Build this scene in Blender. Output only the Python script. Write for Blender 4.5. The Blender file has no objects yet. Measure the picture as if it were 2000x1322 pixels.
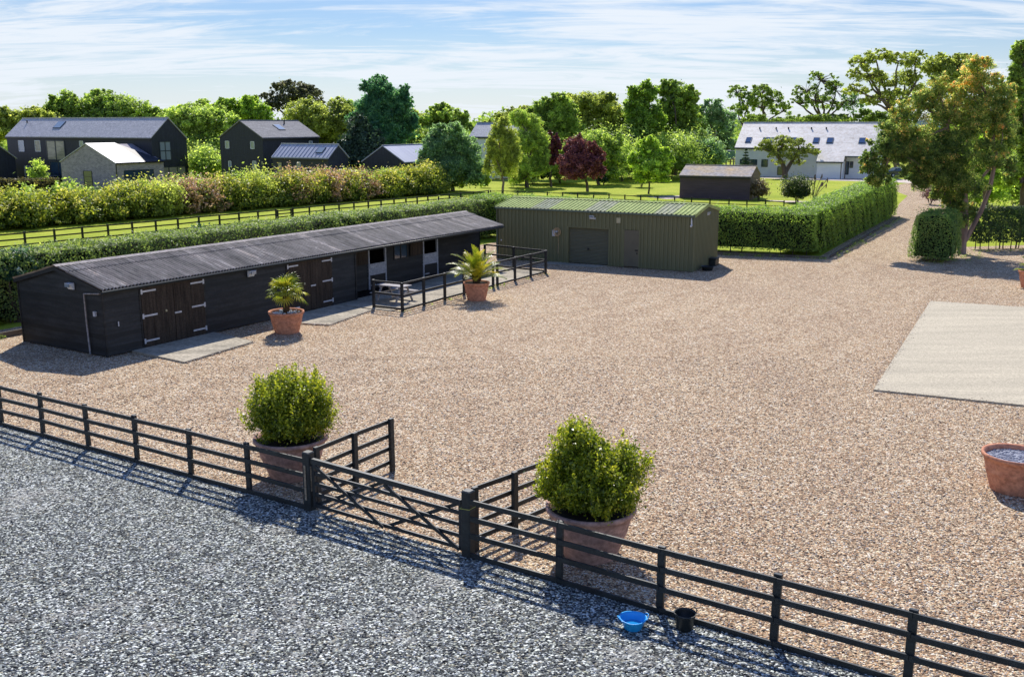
import bpy, math, random
import numpy as np
from mathutils import Vector

# ------------------------------------------------------------------ camera
SC = bpy.context.scene
COL = SC.collection
F, HOR, H = 1904.0, 243.7, 8.0            # focal length and horizon row measured on the 2000 px photograph, eye height
PITCH = math.atan((661 - HOR) / F)
CP, SP = math.cos(PITCH), math.sin(PITCH)
cam_d = bpy.data.cameras.new('camera')
cam_d.sensor_width = 36.0
cam_d.lens = F / 2000 * 36
cam_d.clip_start = 0.1
cam_d.clip_end = 6000
cam = bpy.data.objects.new('camera', cam_d)
COL.objects.link(cam)
cam.location = (0, 0, H)
cam.rotation_euler = (math.pi / 2 - PITCH, 0, 0)
SC.camera = cam

# ------------------------------------------------------------------ light
SUN_AZ, SUN_EL = math.radians(-86), math.radians(45.5)     # direction shadows fall; elevation
W = bpy.data.worlds.new('World')
SC.world = W
W.use_nodes = True
nt = W.node_tree
nt.nodes.clear()
wo = nt.nodes.new('ShaderNodeOutputWorld')
bg = nt.nodes.new('ShaderNodeBackground')
sky = nt.nodes.new('ShaderNodeTexSky')
sky.sky_type = 'NISHITA'
sky.sun_disc = False
sky.sun_elevation = SUN_EL
sky.sun_rotation = math.radians(-4)
sky.air_density = 1.0
sky.dust_density = 0.3
sky.ozone_density = 1.5
bg.inputs['Strength'].default_value = 0.15
tc = nt.nodes.new('ShaderNodeTexCoord')
sep = nt.nodes.new('ShaderNodeSeparateXYZ')
nt.links.new(tc.outputs['Generated'], sep.inputs[0])
def wmath(op, a, b=None, clamp=False):
    n = nt.nodes.new('ShaderNodeMath')
    n.operation = op
    n.use_clamp = clamp
    for i, v in enumerate((a, b)):
        if v is None: continue
        if isinstance(v, (int, float)): n.inputs[i].default_value = v
        else: nt.links.new(v, n.inputs[i])
    return n.outputs[0]
zz = wmath('MAXIMUM', wmath('ADD', sep.outputs[2], 0.13), 0.02)
cx = wmath('DIVIDE', sep.outputs[0], zz)
cy = wmath('DIVIDE', sep.outputs[1], zz)
cmb = nt.nodes.new('ShaderNodeCombineXYZ')
nt.links.new(cx, cmb.inputs[0]); nt.links.new(cy, cmb.inputs[1])
def wnoise(scale, rot, sc, detail=7, rough=0.6, dist=0.6, off=(0, 0, 0)):
    mp = nt.nodes.new('ShaderNodeMapping')
    mp.inputs['Scale'].default_value = sc
    mp.inputs['Rotation'].default_value = (0, 0, rot)
    mp.inputs['Location'].default_value = off
    nt.links.new(cmb.outputs[0], mp.inputs[0])
    n = nt.nodes.new('ShaderNodeTexNoise')
    n.inputs['Scale'].default_value = scale
    n.inputs['Detail'].default_value = detail
    n.inputs['Roughness'].default_value = rough
    n.inputs['Distortion'].default_value = dist
    nt.links.new(mp.outputs[0], n.inputs['Vector'])
    return n.outputs[0]
n1 = wnoise(1.0, 0.35, (0.55, 1.2, 1), off=(2.1, 0.7, 0))
n2 = wnoise(2.6, 0.30, (0.35, 1.3, 1), detail=10, rough=0.64, dist=2.4, off=(5, 3, 0))
mixn = wmath('ADD', wmath('MULTIPLY', n1, 0.62), wmath('MULTIPLY', n2, 0.38))
mr = nt.nodes.new('ShaderNodeMapRange')
mr.interpolation_type = 'SMOOTHSTEP'
mr.inputs['From Min'].default_value = 0.40
mr.inputs['From Max'].default_value = 0.57
mr.inputs['To Min'].default_value = 0.0
mr.inputs['To Max'].default_value = 0.92
nt.links.new(mixn, mr.inputs[0])
# thin veil that thickens toward the horizon
mv = nt.nodes.new('ShaderNodeMapRange')
mv.inputs['From Min'].default_value = 0.0
mv.inputs['From Max'].default_value = 0.09
mv.inputs['To Min'].default_value = 0.72
mv.inputs['To Max'].default_value = 0.0
nt.links.new(sep.outputs[2], mv.inputs[0])
hi = nt.nodes.new('ShaderNodeMapRange')          # high overhead the sky is clear
hi.interpolation_type = 'SMOOTHSTEP'
hi.inputs['From Min'].default_value = 0.14
hi.inputs['From Max'].default_value = 0.40
hi.inputs['To Min'].default_value = 1.0
hi.inputs['To Max'].default_value = 0.0
nt.links.new(sep.outputs[2], hi.inputs[0])
fac = wmath('MULTIPLY', wmath('MAXIMUM', mr.outputs[0], mv.outputs[0], True), hi.outputs[0])
mixc = nt.nodes.new('ShaderNodeMix')
mixc.data_type = 'RGBA'
nt.links.new(fac, mixc.inputs['Factor'])
tn = nt.nodes.new('ShaderNodeMix'); tn.data_type = 'RGBA'; tn.blend_type = 'MULTIPLY'
tn.inputs['Factor'].default_value = 1.0
el = nt.nodes.new('ShaderNodeMapRange'); el.inputs['From Min'].default_value = 0.12; el.inputs['From Max'].default_value = 0.45
nt.links.new(sep.outputs[2], el.inputs[0])
tm = nt.nodes.new('ShaderNodeMix'); tm.data_type = 'RGBA'
tm.inputs['A'].default_value = (0.36, 0.43, 0.56, 1); tm.inputs['B'].default_value = (0.70, 0.80, 1.10, 1)
nt.links.new(el.outputs[0], tm.inputs['Factor']); nt.links.new(tm.outputs['Result'], tn.inputs['B'])
nt.links.new(sky.outputs[0], tn.inputs['A'])
nt.links.new(tn.outputs['Result'], mixc.inputs['A'])
mixc.inputs['B'].default_value = (5.0, 5.35, 5.8, 1)
nt.links.new(mixc.outputs['Result'], bg.inputs['Color'])
nt.links.new(bg.outputs[0], wo.inputs['Surface'])

sd = bpy.data.lights.new('sun', 'SUN')
sd.energy = 5.0
sd.angle = math.radians(0.6)
sd.color = (1.0, 0.95, 0.87)
sun = bpy.data.objects.new('sun', sd)
COL.objects.link(sun)
ld = Vector((math.cos(SUN_EL) * math.cos(SUN_AZ), math.cos(SUN_EL) * math.sin(SUN_AZ), -math.sin(SUN_EL)))
sun.rotation_euler = ld.to_track_quat('-Z', 'Y').to_euler()
sun.location = (0, 60, 60)
SC.view_settings.view_transform = 'Standard'
SC.view_settings.look = 'None'
SC.view_settings.exposure = 0.2
SC.view_settings.gamma = 1.0
SC.cycles.max_bounces = 6
SC.cycles.transparent_max_bounces = 4

rnd = random.Random(7)
R = math.radians

# ------------------------------------------------------------------ measuring helpers
def gp(px, py, z=0.0):
    """ground point seen at a photo position"""
    u = (px - 1000) / F; v = (661 - py) / F
    dz = -SP + v * CP
    t = (z - H) / dz
    return u * t, (CP + v * SP) * t
def at(px, py, Y):
    """point at distance Y on the line of a photo position, and metres per photo pixel there"""
    u = (px - 1000) / F; v = (661 - py) / F
    t = Y / (CP + v * SP)
    return u * t, Y, H + (-SP + v * CP) * t, t / F
class Frame:
    def __init__(s, x, y, deg):
        s.x, s.y, s.th = x, y, R(deg); s.c, s.s = math.cos(s.th), math.sin(s.th)
    def w(s, a, d, z=0):
        return (s.x + s.c * a - s.s * d, s.y + s.s * a + s.c * d, z)
    def s_at(s, px, d=0, z=1):
        u = (px - 1000) / F
        x0, y0, _ = s.w(0, d)
        return (u * (y0 * CP - (z - H) * SP) - x0) / (s.c - u * s.s * CP)
    def d_at(s, px, a, z=1):
        u = (px - 1000) / F
        x0, y0, _ = s.w(a, 0)
        return (u * (y0 * CP - (z - H) * SP) - x0) / (-s.s - u * s.c * CP)
    def z_at(s, py, a, d=0):
        _, y, _ = s.w(a, d); v = (661 - py) / F
        return H + (v * y * CP - y * SP) / (CP + v * SP)

# ------------------------------------------------------------------ materials
def new_mat(name):
    m = bpy.data.materials.new(name); m.use_nodes = True
    n = m.node_tree; n.nodes.clear()
    out = n.nodes.new('ShaderNodeOutputMaterial')
    b = n.nodes.new('ShaderNodeBsdfPrincipled')
    n.links.new(b.outputs[0], out.inputs[0])
    return m, n, b, out
def coords(n, scale=(1, 1, 1), kind='Object', rot=(0, 0, 0)):
    t = n.nodes.new('ShaderNodeTexCoord'); mp = n.nodes.new('ShaderNodeMapping')
    mp.inputs['Scale'].default_value = scale
    mp.inputs['Rotation'].default_value = rot
    n.links.new(t.outputs[kind], mp.inputs[0])
    return mp.outputs[0]
def tex(n, kind, vec, **kw):
    t = n.nodes.new(kind)
    for k, v in kw.items(): t.inputs[k].default_value = v
    n.links.new(vec, t.inputs['Vector'])
    return t
def ramp(n, fac, stops, mode='LINEAR'):
    r = n.nodes.new('ShaderNodeValToRGB')
    r.color_ramp.interpolation = mode
    while len(r.color_ramp.elements) < len(stops): r.color_ramp.elements.new(0.5)
    for e, (p, c) in zip(r.color_ramp.elements, stops):
        e.position = p; e.color = (c[0], c[1], c[2], 1)
    n.links.new(fac, r.inputs[0])
    return r.outputs[0]
def mix(n, fac, a, b, mode='MIX'):
    m = n.nodes.new('ShaderNodeMix'); m.data_type = 'RGBA'; m.blend_type = mode
    for key, v in (('Factor', fac), ('A', a), ('B', b)):
        if isinstance(v, (int, float)): m.inputs[key].default_value = v
        elif isinstance(v, tuple): m.inputs[key].default_value = (v[0], v[1], v[2], 1)
        else: n.links.new(v, m.inputs[key])
    return m.outputs['Result']
def bump(n, b, h, strength=0.3, dist=0.02):
    k = n.nodes.new('ShaderNodeBump')
    k.inputs['Strength'].default_value = strength; k.inputs['Distance'].default_value = dist
    n.links.new(h, k.inputs['Height']); n.links.new(k.outputs[0], b.inputs['Normal'])
def mat(name, c1, c2=None, scale=(6, 6, 6), rough=0.6, metal=0.0, bs=0.15, bd=0.01, detail=5, spec=None, fine=None):
    m, n, b, _ = new_mat(name)
    c2 = c2 or tuple(x * 0.75 for x in c1)
    t = tex(n, 'ShaderNodeTexNoise', coords(n, scale), Scale=1.0, Detail=detail, Roughness=0.62)
    col = ramp(n, t.outputs[0], [(0.33, c2), (0.66, c1)])
    if fine:
        t2 = tex(n, 'ShaderNodeTexNoise', coords(n), Scale=fine, Detail=3, Roughness=0.7)
        col = mix(n, 0.5, col, ramp(n, t2.outputs[0], [(0.35, (0.25,) * 3), (0.65, (0.8,) * 3)]), 'OVERLAY')
    n.links.new(col, b.inputs['Base Color'])
    b.inputs['Roughness'].default_value = rough
    b.inputs['Metallic'].default_value = metal
    if spec is None and rough >= 0.7: spec = 0.12
    if spec is not None: b.inputs['Specular IOR Level'].default_value = spec
    if bs: bump(n, b, t.outputs[0], bs, bd)
    return m
def gravel_mat(name, stones, tint, s1=20.0, s2=7.5, patch=None, gain=(1, 1, 1), tracks=False):
    stones = [(p, tuple(x * g for x, g in zip(c, gain))) for p, c in stones]
    m, n, b, _ = new_mat(name)
    c = coords(n)
    v1 = tex(n, 'ShaderNodeTexVoronoi', c, Scale=s1)
    v2 = tex(n, 'ShaderNodeTexVoronoi', c, Scale=s2)
    v3 = tex(n, 'ShaderNodeTexVoronoi', c, Scale=s1 * 2.1)
    def chan(o, k='Red'):
        sp = n.nodes.new('ShaderNodeSeparateColor'); n.links.new(o, sp.inputs[0]); return sp.outputs[k]
    col1 = ramp(n, chan(v1.outputs['Color']), stones, 'CONSTANT')
    col3 = ramp(n, chan(v3.outputs['Color'], 'Green'), stones, 'CONSTANT')
    col = mix(n, 0.12, col1, col3)
    br = ramp(n, chan(v2.outputs['Color'], 'Blue'), [(0.0, (0.18,) * 3), (0.5, (0.52,) * 3), (1.0, (0.82,) * 3)])
    col = mix(n, 0.65, col, br, 'OVERLAY')
    # drifts of slightly different stone and worn wheel tracks
    big = tex(n, 'ShaderNodeTexNoise', coords(n, (0.16, 0.05, 1), rot=(0, 0, R(-25))), Scale=1.6, Detail=5, Roughness=0.65, Distortion=0.8)
    col = mix(n, 0.7, col, ramp(n, big.outputs[0], [(0.3, tint[0]), (0.7, tint[1])]), 'OVERLAY')
    mid = tex(n, 'ShaderNodeTexNoise', c, Scale=1.3, Detail=6, Roughness=0.7)
    col = mix(n, 0.4, col, ramp(n, mid.outputs[0], [(0.3, (0.40,) * 3), (0.7, (0.60,) * 3)]), 'OVERLAY')
    if tracks:     # faint worn wheel tracks sweeping from the drive round the yard
        for cxy, sc_, am in (((-14, 66), 3.4, 0.5), ((46, 18), 3.1, 0.45)):
            t_ = n.nodes.new('ShaderNodeTexCoord'); mp_ = n.nodes.new('ShaderNodeMapping'); mp_.inputs['Location'].default_value = (-cxy[0], -cxy[1], 0)
            n.links.new(t_.outputs['Object'], mp_.inputs[0])
            ln_ = n.nodes.new('ShaderNodeVectorMath'); ln_.operation = 'LENGTH'; n.links.new(mp_.outputs[0], ln_.inputs[0])
            dn = tex(n, 'ShaderNodeTexNoise', c, Scale=0.12, Detail=3, Roughness=0.5)
            a1 = n.nodes.new('ShaderNodeMath'); a1.operation = 'MULTIPLY_ADD'; n.links.new(dn.outputs[0], a1.inputs[0]); a1.inputs[1].default_value = 9.0; n.links.new(ln_.outputs['Value'], a1.inputs[2])
            a2 = n.nodes.new('ShaderNodeMath'); a2.operation = 'MULTIPLY'; n.links.new(a1.outputs[0], a2.inputs[0]); a2.inputs[1].default_value = sc_
            a3 = n.nodes.new('ShaderNodeMath'); a3.operation = 'SINE'; n.links.new(a2.outputs[0], a3.inputs[0])
            mk = tex(n, 'ShaderNodeTexNoise', c, Scale=0.09, Detail=4, Roughness=0.6, W=0) if False else tex(n, 'ShaderNodeTexNoise', coords(n, (0.09, 0.09, 1), rot=(0, 0, sc_)), Scale=1.0, Detail=4, Roughness=0.6)
            f_ = ramp(n, mk.outputs[0], [(0.45, (0, 0, 0)), (0.62, (am, am, am))])
            col = mix(n, f_, col, ramp(n, a3.outputs[0], [(0.0, (0.56,) * 3), (0.5, (0.50,) * 3), (1.0, (0.36,) * 3)]), 'OVERLAY')
    if patch:
        pn = tex(n, 'ShaderNodeTexNoise', coords(n, (0.35, 0.35, 1)), Scale=1.2, Detail=12, Roughness=0.78, Distortion=0.6)
        f = n.nodes.new('ShaderNodeMapRange'); f.interpolation_type = 'SMOOTHSTEP'
        f.inputs['From Min'].default_value = patch[1]; f.inputs['From Max'].default_value = patch[1] + 0.1
        f.inputs['To Max'].default_value = 0.42
        n.links.new(pn.outputs[0], f.inputs[0])
        col = mix(n, f.outputs[0], col, patch[0])
    n.links.new(col, b.inputs['Base Color'])
    b.inputs['Roughness'].default_value = 0.85
    b.inputs['Specular IOR Level'].default_value = 0.15
    ad = n.nodes.new('ShaderNodeMath'); ad.operation = 'ADD'
    n.links.new(v1.outputs['Distance'], ad.inputs[0]); n.links.new(v2.outputs['Distance'], ad.inputs[1])
    inv = n.nodes.new('ShaderNodeMath'); inv.operation = 'MULTIPLY'; inv.inputs[1].default_value = -1
    n.links.new(ad.outputs[0], inv.inputs[0])
    bump(n, b, inv.outputs[0], 0.85, 0.035)
    return m
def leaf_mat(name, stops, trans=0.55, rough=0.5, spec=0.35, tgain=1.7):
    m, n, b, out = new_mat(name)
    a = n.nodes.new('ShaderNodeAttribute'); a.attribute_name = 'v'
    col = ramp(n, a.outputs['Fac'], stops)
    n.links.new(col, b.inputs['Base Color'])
    b.inputs['Roughness'].default_value = rough
    b.inputs['Specular IOR Level'].default_value = spec
    tr = n.nodes.new('ShaderNodeBsdfTranslucent')
    tcol = mix(n, 1.0, col, (tgain * 1.12, tgain * 1.15, tgain * 0.72), 'MULTIPLY')
    n.links.new(tcol, tr.inputs[0])
    ms = n.nodes.new('ShaderNodeMixShader'); ms.inputs[0].default_value = trans
    n.links.new(b.outputs[0], ms.inputs[1]); n.links.new(tr.outputs[0], ms.inputs[2])
    n.links.new(ms.outputs[0], out.inputs[0])
    return m
def brick_mat(name, c1, c2, mort, sx=1.0, vertical=True):
    m, n, b, _ = new_mat(name)
    t = n.nodes.new('ShaderNodeTexCoord'); sp = n.nodes.new('ShaderNodeSeparateXYZ'); cb = n.nodes.new('ShaderNodeCombineXYZ')
    n.links.new(t.outputs['Object'], sp.inputs[0])
    ad = n.nodes.new('ShaderNodeMath'); ad.operation = 'ADD'
    n.links.new(sp.outputs[0], ad.inputs[0]); n.links.new(sp.outputs[1], ad.inputs[1])
    n.links.new(ad.outputs[0], cb.inputs[0]); n.links.new(sp.outputs[2], cb.inputs[1])
    br = n.nodes.new('ShaderNodeTexBrick')
    br.inputs['Scale'].default_value = sx
    br.inputs['Color1'].default_value = (*c1, 1); br.inputs['Color2'].default_value = (*c2, 1); br.inputs['Mortar'].default_value = (*mort, 1)
    br.inputs['Brick Width'].default_value = 0.45; br.inputs['Row Height'].default_value = 0.15; br.inputs['Mortar Size'].default_value = 0.015
    n.links.new(cb.outputs[0], br.inputs['Vector'])
    nz = tex(n, 'ShaderNodeTexNoise', coords(n), Scale=2.5, Detail=6, Roughness=0.75)
    col = mix(n, 0.6, br.outputs['Color'], ramp(n, nz.outputs[0], [(0.3, (0.3,) * 3), (0.7, (0.75,) * 3)]), 'OVERLAY')
    n.links.new(col, b.inputs['Base Color']); b.inputs['Roughness'].default_value = 0.85
    return m

M = {}
M['yard'] = gravel_mat('yard gravel', [(0.0, (0.06, 0.048, 0.038)), (0.08, (0.46, 0.30, 0.175)), (0.24, (0.64, 0.51, 0.36)), (0.38, (0.19, 0.15, 0.12)),
                       (0.48, (0.42, 0.31, 0.21)), (0.62, (0.72, 0.62, 0.49)), (0.72, (0.36, 0.225, 0.135)), (0.84, (0.12, 0.10, 0.085)), (0.90, (0.80, 0.73, 0.62))],
                       [(0.44, 0.415, 0.395), (0.60, 0.565, 0.51)], s1=34.0, s2=13.0, gain=(1.02, 0.99, 0.93), tracks=True)
M['arena'] = gravel_mat('grey arena grit', [(0.0, (0.02, 0.022, 0.026)), (0.17, (0.17, 0.175, 0.18)), (0.32, (0.045, 0.048, 0.055)), (0.46, (0.36, 0.36, 0.36)),
                        (0.58, (0.12, 0.125, 0.135)), (0.68, (0.58, 0.57, 0.55)), (0.80, (0.035, 0.037, 0.043)), (0.88, (0.30, 0.26, 0.20)), (0.93, (0.72, 0.72, 0.72))],
                        [(0.36, 0.38, 0.41), (0.52, 0.52, 0.51)], s1=29, s2=12, patch=((0.50, 0.48, 0.43), 0.53), gain=(1.12, 1.15, 1.04))
def grass_mat():
    m, n, b, _ = new_mat('lawn grass')
    c = coords(n)
    a = tex(n, 'ShaderNodeTexNoise', c, Scale=0.22, Detail=6, Roughness=0.65)
    f = tex(n, 'ShaderNodeTexNoise', c, Scale=4.0, Detail=8, Roughness=0.8)
    col = ramp(n, a.outputs[0], [(0.3, (0.24, 0.31, 0.02)), (0.5, (0.34, 0.40, 0.03)), (0.7, (0.44, 0.46, 0.06))])
    col = mix(n, 0.75, col, ramp(n, f.outputs[0], [(0.3, (0.28,) * 3), (0.7, (0.68,) * 3)]), 'OVERLAY')
    n.links.new(col, b.inputs['Base Color']); b.inputs['Roughness'].default_value = 0.9
    b.inputs['Specular IOR Level'].default_value = 0.1
    bump(n, b, f.outputs[0], 0.8, 0.08)
    return m
M['grass'] = grass_mat()
M['concrete'] = mat('weathered concrete', (0.47, 0.41, 0.31), (0.27, 0.24, 0.185), (0.5, 1.4, 1), rough=0.9, bs=0.1, detail=9, fine=9)
M['slab'] = mat('pale concrete slab', (0.52, 0.455, 0.335), (0.42, 0.37, 0.275), (0.14, 1.1, 1), rough=0.9, bs=0.08, detail=9, fine=22)
M['black_wood'] = mat('black stained timber', (0.016, 0.018, 0.021), (0.007, 0.008, 0.010), (2, 2, 14), rough=0.6, bs=0.4, fine=30)
M['fence_wood'] = mat('dark stained fence timber', (0.022, 0.030, 0.033), (0.006, 0.009, 0.010), (3, 3, 9), rough=0.55, bs=0.4, fine=25)
M['gate_wood'] = mat('worn dark gate timber', (0.022, 0.029, 0.033), (0.011, 0.014, 0.017), (5, 5, 5), rough=0.55, bs=0.4, fine=25)
M['old_wood'] = mat('bare weathered timber', (0.36, 0.30, 0.22), (0.18, 0.14, 0.10), (2, 2, 12), rough=0.8, bs=0.4, fine=30)
M['far_fence'] = mat('weathered dark paddock timber', (0.045, 0.045, 0.035), (0.022, 0.024, 0.02), (2, 2, 6), rough=0.7)
M['clad'] = mat('black shiplap', (0.016, 0.016, 0.017), (0.002, 0.003, 0.004), (1.1, 1.1, 6.67), rough=0.6, bs=0.5, detail=10, fine=11)
def clad_boards():
    m = M['clad']; n = m.node_tree; b = [q for q in n.nodes if q.type == 'BSDF_PRINCIPLED'][0]
    src = b.inputs['Base Color'].links[0].from_socket
    t = n.nodes.new('ShaderNodeTexCoord'); sp = n.nodes.new('ShaderNodeSeparateXYZ'); n.links.new(t.outputs['Object'], sp.inputs[0])
    def mth(op, a, v=None):
        k = n.nodes.new('ShaderNodeMath'); k.operation = op; n.links.new(a, k.inputs[0])
        if v is not None: k.inputs[1].default_value = v
        return k.outputs[0]
    z = mth('FLOOR', mth('DIVIDE', mth('SUBTRACT', sp.outputs[2], 0.05), 0.15))
    w = n.nodes.new('ShaderNodeTexWhiteNoise'); w.noise_dimensions = '1D'; n.links.new(z, w.inputs['W'])
    col = mix(n, 1.0, src, ramp(n, w.outputs['Value'], [(0.0, (0.45,) * 3), (1.0, (1.9,) * 3)]), 'MULTIPLY')
    n.links.new(col, b.inputs['Base Color'])
clad_boards()
M['door_brown'] = mat('dark brown boarded door', (0.070, 0.053, 0.040), (0.030, 0.023, 0.018), (9, 9, 0.8), rough=0.7, bs=0.4, detail=6, fine=22)
M['galv'] = mat('galvanised steel', (0.62, 0.63, 0.66), (0.45, 0.46, 0.50), (8, 8, 8), rough=0.5, metal=0.2, bs=0.05)
M['white_metal'] = mat('white painted metal', (0.75, 0.77, 0.80), (0.62, 0.64, 0.68), (8, 8, 8), rough=0.4, bs=0)
M['white_wood'] = mat('grey white painted door', (0.42, 0.44, 0.48), (0.28, 0.30, 0.35), (4, 4, 10), rough=0.6, bs=0.2, fine=14)
M['black_metal'] = mat('black metal', (0.012, 0.012, 0.013), rough=0.4, bs=0)
M['dark_in'] = mat('dark interior lining', (0.020, 0.017, 0.015), (0.010, 0.009, 0.008), rough=0.9)
def stable_roof():
    m, n, b, _ = new_mat('weathered corrugated sheet')
    st = tex(n, 'ShaderNodeTexNoise', coords(n, (1.5, 0.10, 0.10)), Scale=1.0, Detail=7, Roughness=0.95)
    gr = tex(n, 'ShaderNodeTexNoise', coords(n, (7, 1.1, 1)), Scale=1.0, Detail=8, Roughness=0.8)
    col = ramp(n, st.outputs[0], [(0.34, (0.12, 0.108, 0.092)), (0.47, (0.25, 0.22, 0.185)), (0.57, (0.38, 0.33, 0.28)), (0.64, (0.82, 0.70, 0.58))])
    col = mix(n, 0.85, col, ramp(n, gr.outputs[0], [(0.28, (0.22,) * 3), (0.72, (0.78,) * 3)]), 'OVERLAY')
    n.links.new(col, b.inputs['Base Color']); b.inputs['Roughness'].default_value = 0.75
    b.inputs['Specular IOR Level'].default_value = 0.25
    bump(n, b, gr.outputs[0], 0.3, 0.01)
    return m
M['stable_roof'] = stable_roof()
M['ridge'] = mat('lichened ridge capping', (0.42, 0.37, 0.34), (0.24, 0.22, 0.21), (3, 8, 8), rough=0.85, fine=10)
M['shed_wall'] = mat('olive green box profile steel', (0.165, 0.165, 0.082), (0.145, 0.147, 0.072), (0.5, 0.5, 0.3), rough=0.6, bs=0)
M['shed_roof'] = mat('pale green roof sheet', (0.40, 0.46, 0.17), (0.32, 0.38, 0.14), (0.9, 2, 2), rough=0.85, spec=0.1, bs=0, fine=8)
M['roof_light'] = mat('milky translucent roof sheet', (0.42, 0.42, 0.30), (0.25, 0.28, 0.15), (5, 1.2, 1), rough=0.85, spec=0.1, bs=0, fine=10)
M['shed_trim'] = mat('green steel flashing', (0.10, 0.14, 0.10), (0.08, 0.11, 0.08), rough=0.5, bs=0)
M['shutter'] = mat('grey green roller shutter', (0.135, 0.130, 0.075), (0.112, 0.109, 0.064), (1, 1, 6), rough=0.55, bs=0)
M['shed_door'] = mat('brown grey steel door', (0.145, 0.130, 0.085), (0.12, 0.108, 0.070), (2, 2, 2), rough=0.6, bs=0)
M['terracotta'] = mat('terracotta', (0.64, 0.29, 0.175), (0.46, 0.21, 0.13), (3, 3, 5), rough=0.85, bs=0.15, detail=8, fine=9)
M['old_terracotta'] = mat('weathered mauve terracotta', (0.52, 0.33, 0.27), (0.27, 0.165, 0.14), (1.6, 1.6, 4.5), rough=0.85, bs=0.15, detail=8, fine=8)
M['soil'] = mat('pot soil', (0.05, 0.04, 0.03), rough=1, bs=0.6, bd=0.03)
M['pebble'] = mat('white pebbles', (0.75, 0.76, 0.80), (0.45, 0.46, 0.50), (14, 14, 14), rough=0.7)
M['slate_chip'] = mat('grey slate chippings', (0.40, 0.41, 0.46), (0.15, 0.16, 0.20), (20, 20, 20), rough=0.7)
M['palm_trunk'] = mat('fibrous palm trunk', (0.14, 0.085, 0.045), (0.05, 0.032, 0.02), (25, 25, 12), rough=1, bs=0.8, bd=0.03)
M['bark'] = mat('grey brown bark', (0.17, 0.135, 0.105), (0.07, 0.055, 0.045), (2.5, 2.5, 0.6), rough=0.95, bs=0.6, bd=0.05)
M['pale_bark'] = mat('pale warm bark', (0.34, 0.25, 0.20), (0.17, 0.12, 0.10), (2.5, 2.5, 0.6), rough=0.95, bs=0.5, bd=0.04)
M['blue_plastic'] = mat('bright blue plastic', (0.02, 0.40, 0.86), (0.015, 0.34, 0.78), rough=0.35, bs=0)
M['black_plastic'] = mat('black rubber', (0.018, 0.024, 0.024), (0.011, 0.014, 0.014), rough=0.45, bs=0)
M['kerb'] = mat('timber edging', (0.20, 0.165, 0.13), (0.10, 0.085, 0.07), (1, 1, 6), rough=0.9)
M['tan_board'] = mat('pale notice plate', (0.50, 0.46, 0.28), (0.42, 0.38, 0.24), rough=0.6, bs=0)
M['hose'] = mat('cream rope', (0.62, 0.45, 0.25), (0.40, 0.28, 0.16), rough=0.8)
M['yellow'] = mat('yellow green twine', (0.50, 0.50, 0.10), rough=0.6, bs=0)
M['table'] = mat('weathered grey table wood', (0.48, 0.45, 0.43), (0.30, 0.28, 0.27), (3, 12, 3), rough=0.8)
M['house_black'] = mat('black vertical cladding', (0.024, 0.028, 0.042), (0.010, 0.012, 0.020), (7, 7, 0.5), rough=0.6, bs=0.3, fine=5)
M['slate'] = mat('grey slate roof', (0.50, 0.47, 0.47), (0.39, 0.37, 0.375), (0.8, 2.4, 2.4), rough=0.55, bs=0.25, detail=8, fine=5)
M['slate_pale'] = mat('pale slate roof', (0.42, 0.42, 0.45), (0.32, 0.32, 0.36), (0.8, 2.4, 2.4), rough=0.5, bs=0.25, detail=8, fine=5)
M['slate_mid'] = mat('mid grey slate roof', (0.25, 0.245, 0.25), (0.18, 0.175, 0.185), (0.8, 2.4, 2.4), rough=0.8, bs=0.25, detail=8, fine=5)
M['seam_roof'] = mat('standing seam roof', (0.44, 0.45, 0.53), (0.34, 0.35, 0.43), (2.2, 0.2, 0.2), rough=0.45, bs=0.1)
M['house_roof'] = mat('lichened pale slates', (0.84, 0.76, 0.70), (0.54, 0.49, 0.45), (0.55, 0.9, 1.2), rough=0.6, bs=0.2, detail=9, fine=2.6)
M['white_wall'] = mat('white painted wall', (0.90, 0.91, 0.93), (0.80, 0.82, 0.86), (0.7, 0.7, 0.9), rough=0.8, bs=0.05)
M['brick'] = brick_mat('grey brick', (0.33, 0.29, 0.33), (0.20, 0.18, 0.21), (0.40, 0.37, 0.41))
M['shed_dark'] = mat('dark plum boarding', (0.105, 0.076, 0.096), (0.075, 0.055, 0.070), (0.6, 0.6, 8), rough=0.7, bs=0.2)
M['gable_brown'] = mat('brown boarding', (0.20, 0.15, 0.12), (0.14, 0.10, 0.08), (0.6, 0.6, 8), rough=0.7, bs=0.2)
M['mossy_roof'] = mat('mossy felt roof', (0.50, 0.36, 0.18), (0.30, 0.29, 0.31), (0.35, 0.5, 0.6), rough=0.8, bs=0.1, detail=8, fine=3)
M['frame_grey'] = mat('dark grey window frame', (0.035, 0.045, 0.055), rough=0.4, bs=0)
M['frame_white'] = mat('white window frame', (0.7, 0.72, 0.74), rough=0.4, bs=0)
M['curtain'] = mat('cream blind behind glass', (0.40, 0.37, 0.26), (0.24, 0.23, 0.17), (1, 1, 3), rough=0.15, bs=0, spec=0.6)
M['path'] = mat('pale gravel path', (0.62, 0.53, 0.46), (0.50, 0.42, 0.36), (2, 2, 2), rough=0.95, fine=6)
M['car'] = mat('dark green car paint', (0.018, 0.035, 0.035), rough=0.2, bs=0, spec=0.7)
M['tyre'] = mat('tyre rubber', (0.012, 0.012, 0.012), rough=0.8, bs=0)
M['red_wood'] = mat('red brown planter', (0.32, 0.07, 0.04), rough=0.7)
M['green_glass'] = mat('green tinted glass balustrade', (0.20, 0.34, 0.26), (0.14, 0.26, 0.20), rough=0.1, bs=0, spec=0.8)
M['core'] = mat('dense inner twigs', (0.018, 0.024, 0.010), (0.010, 0.013, 0.006), rough=1.0, bs=0.8, bd=0.08)
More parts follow.
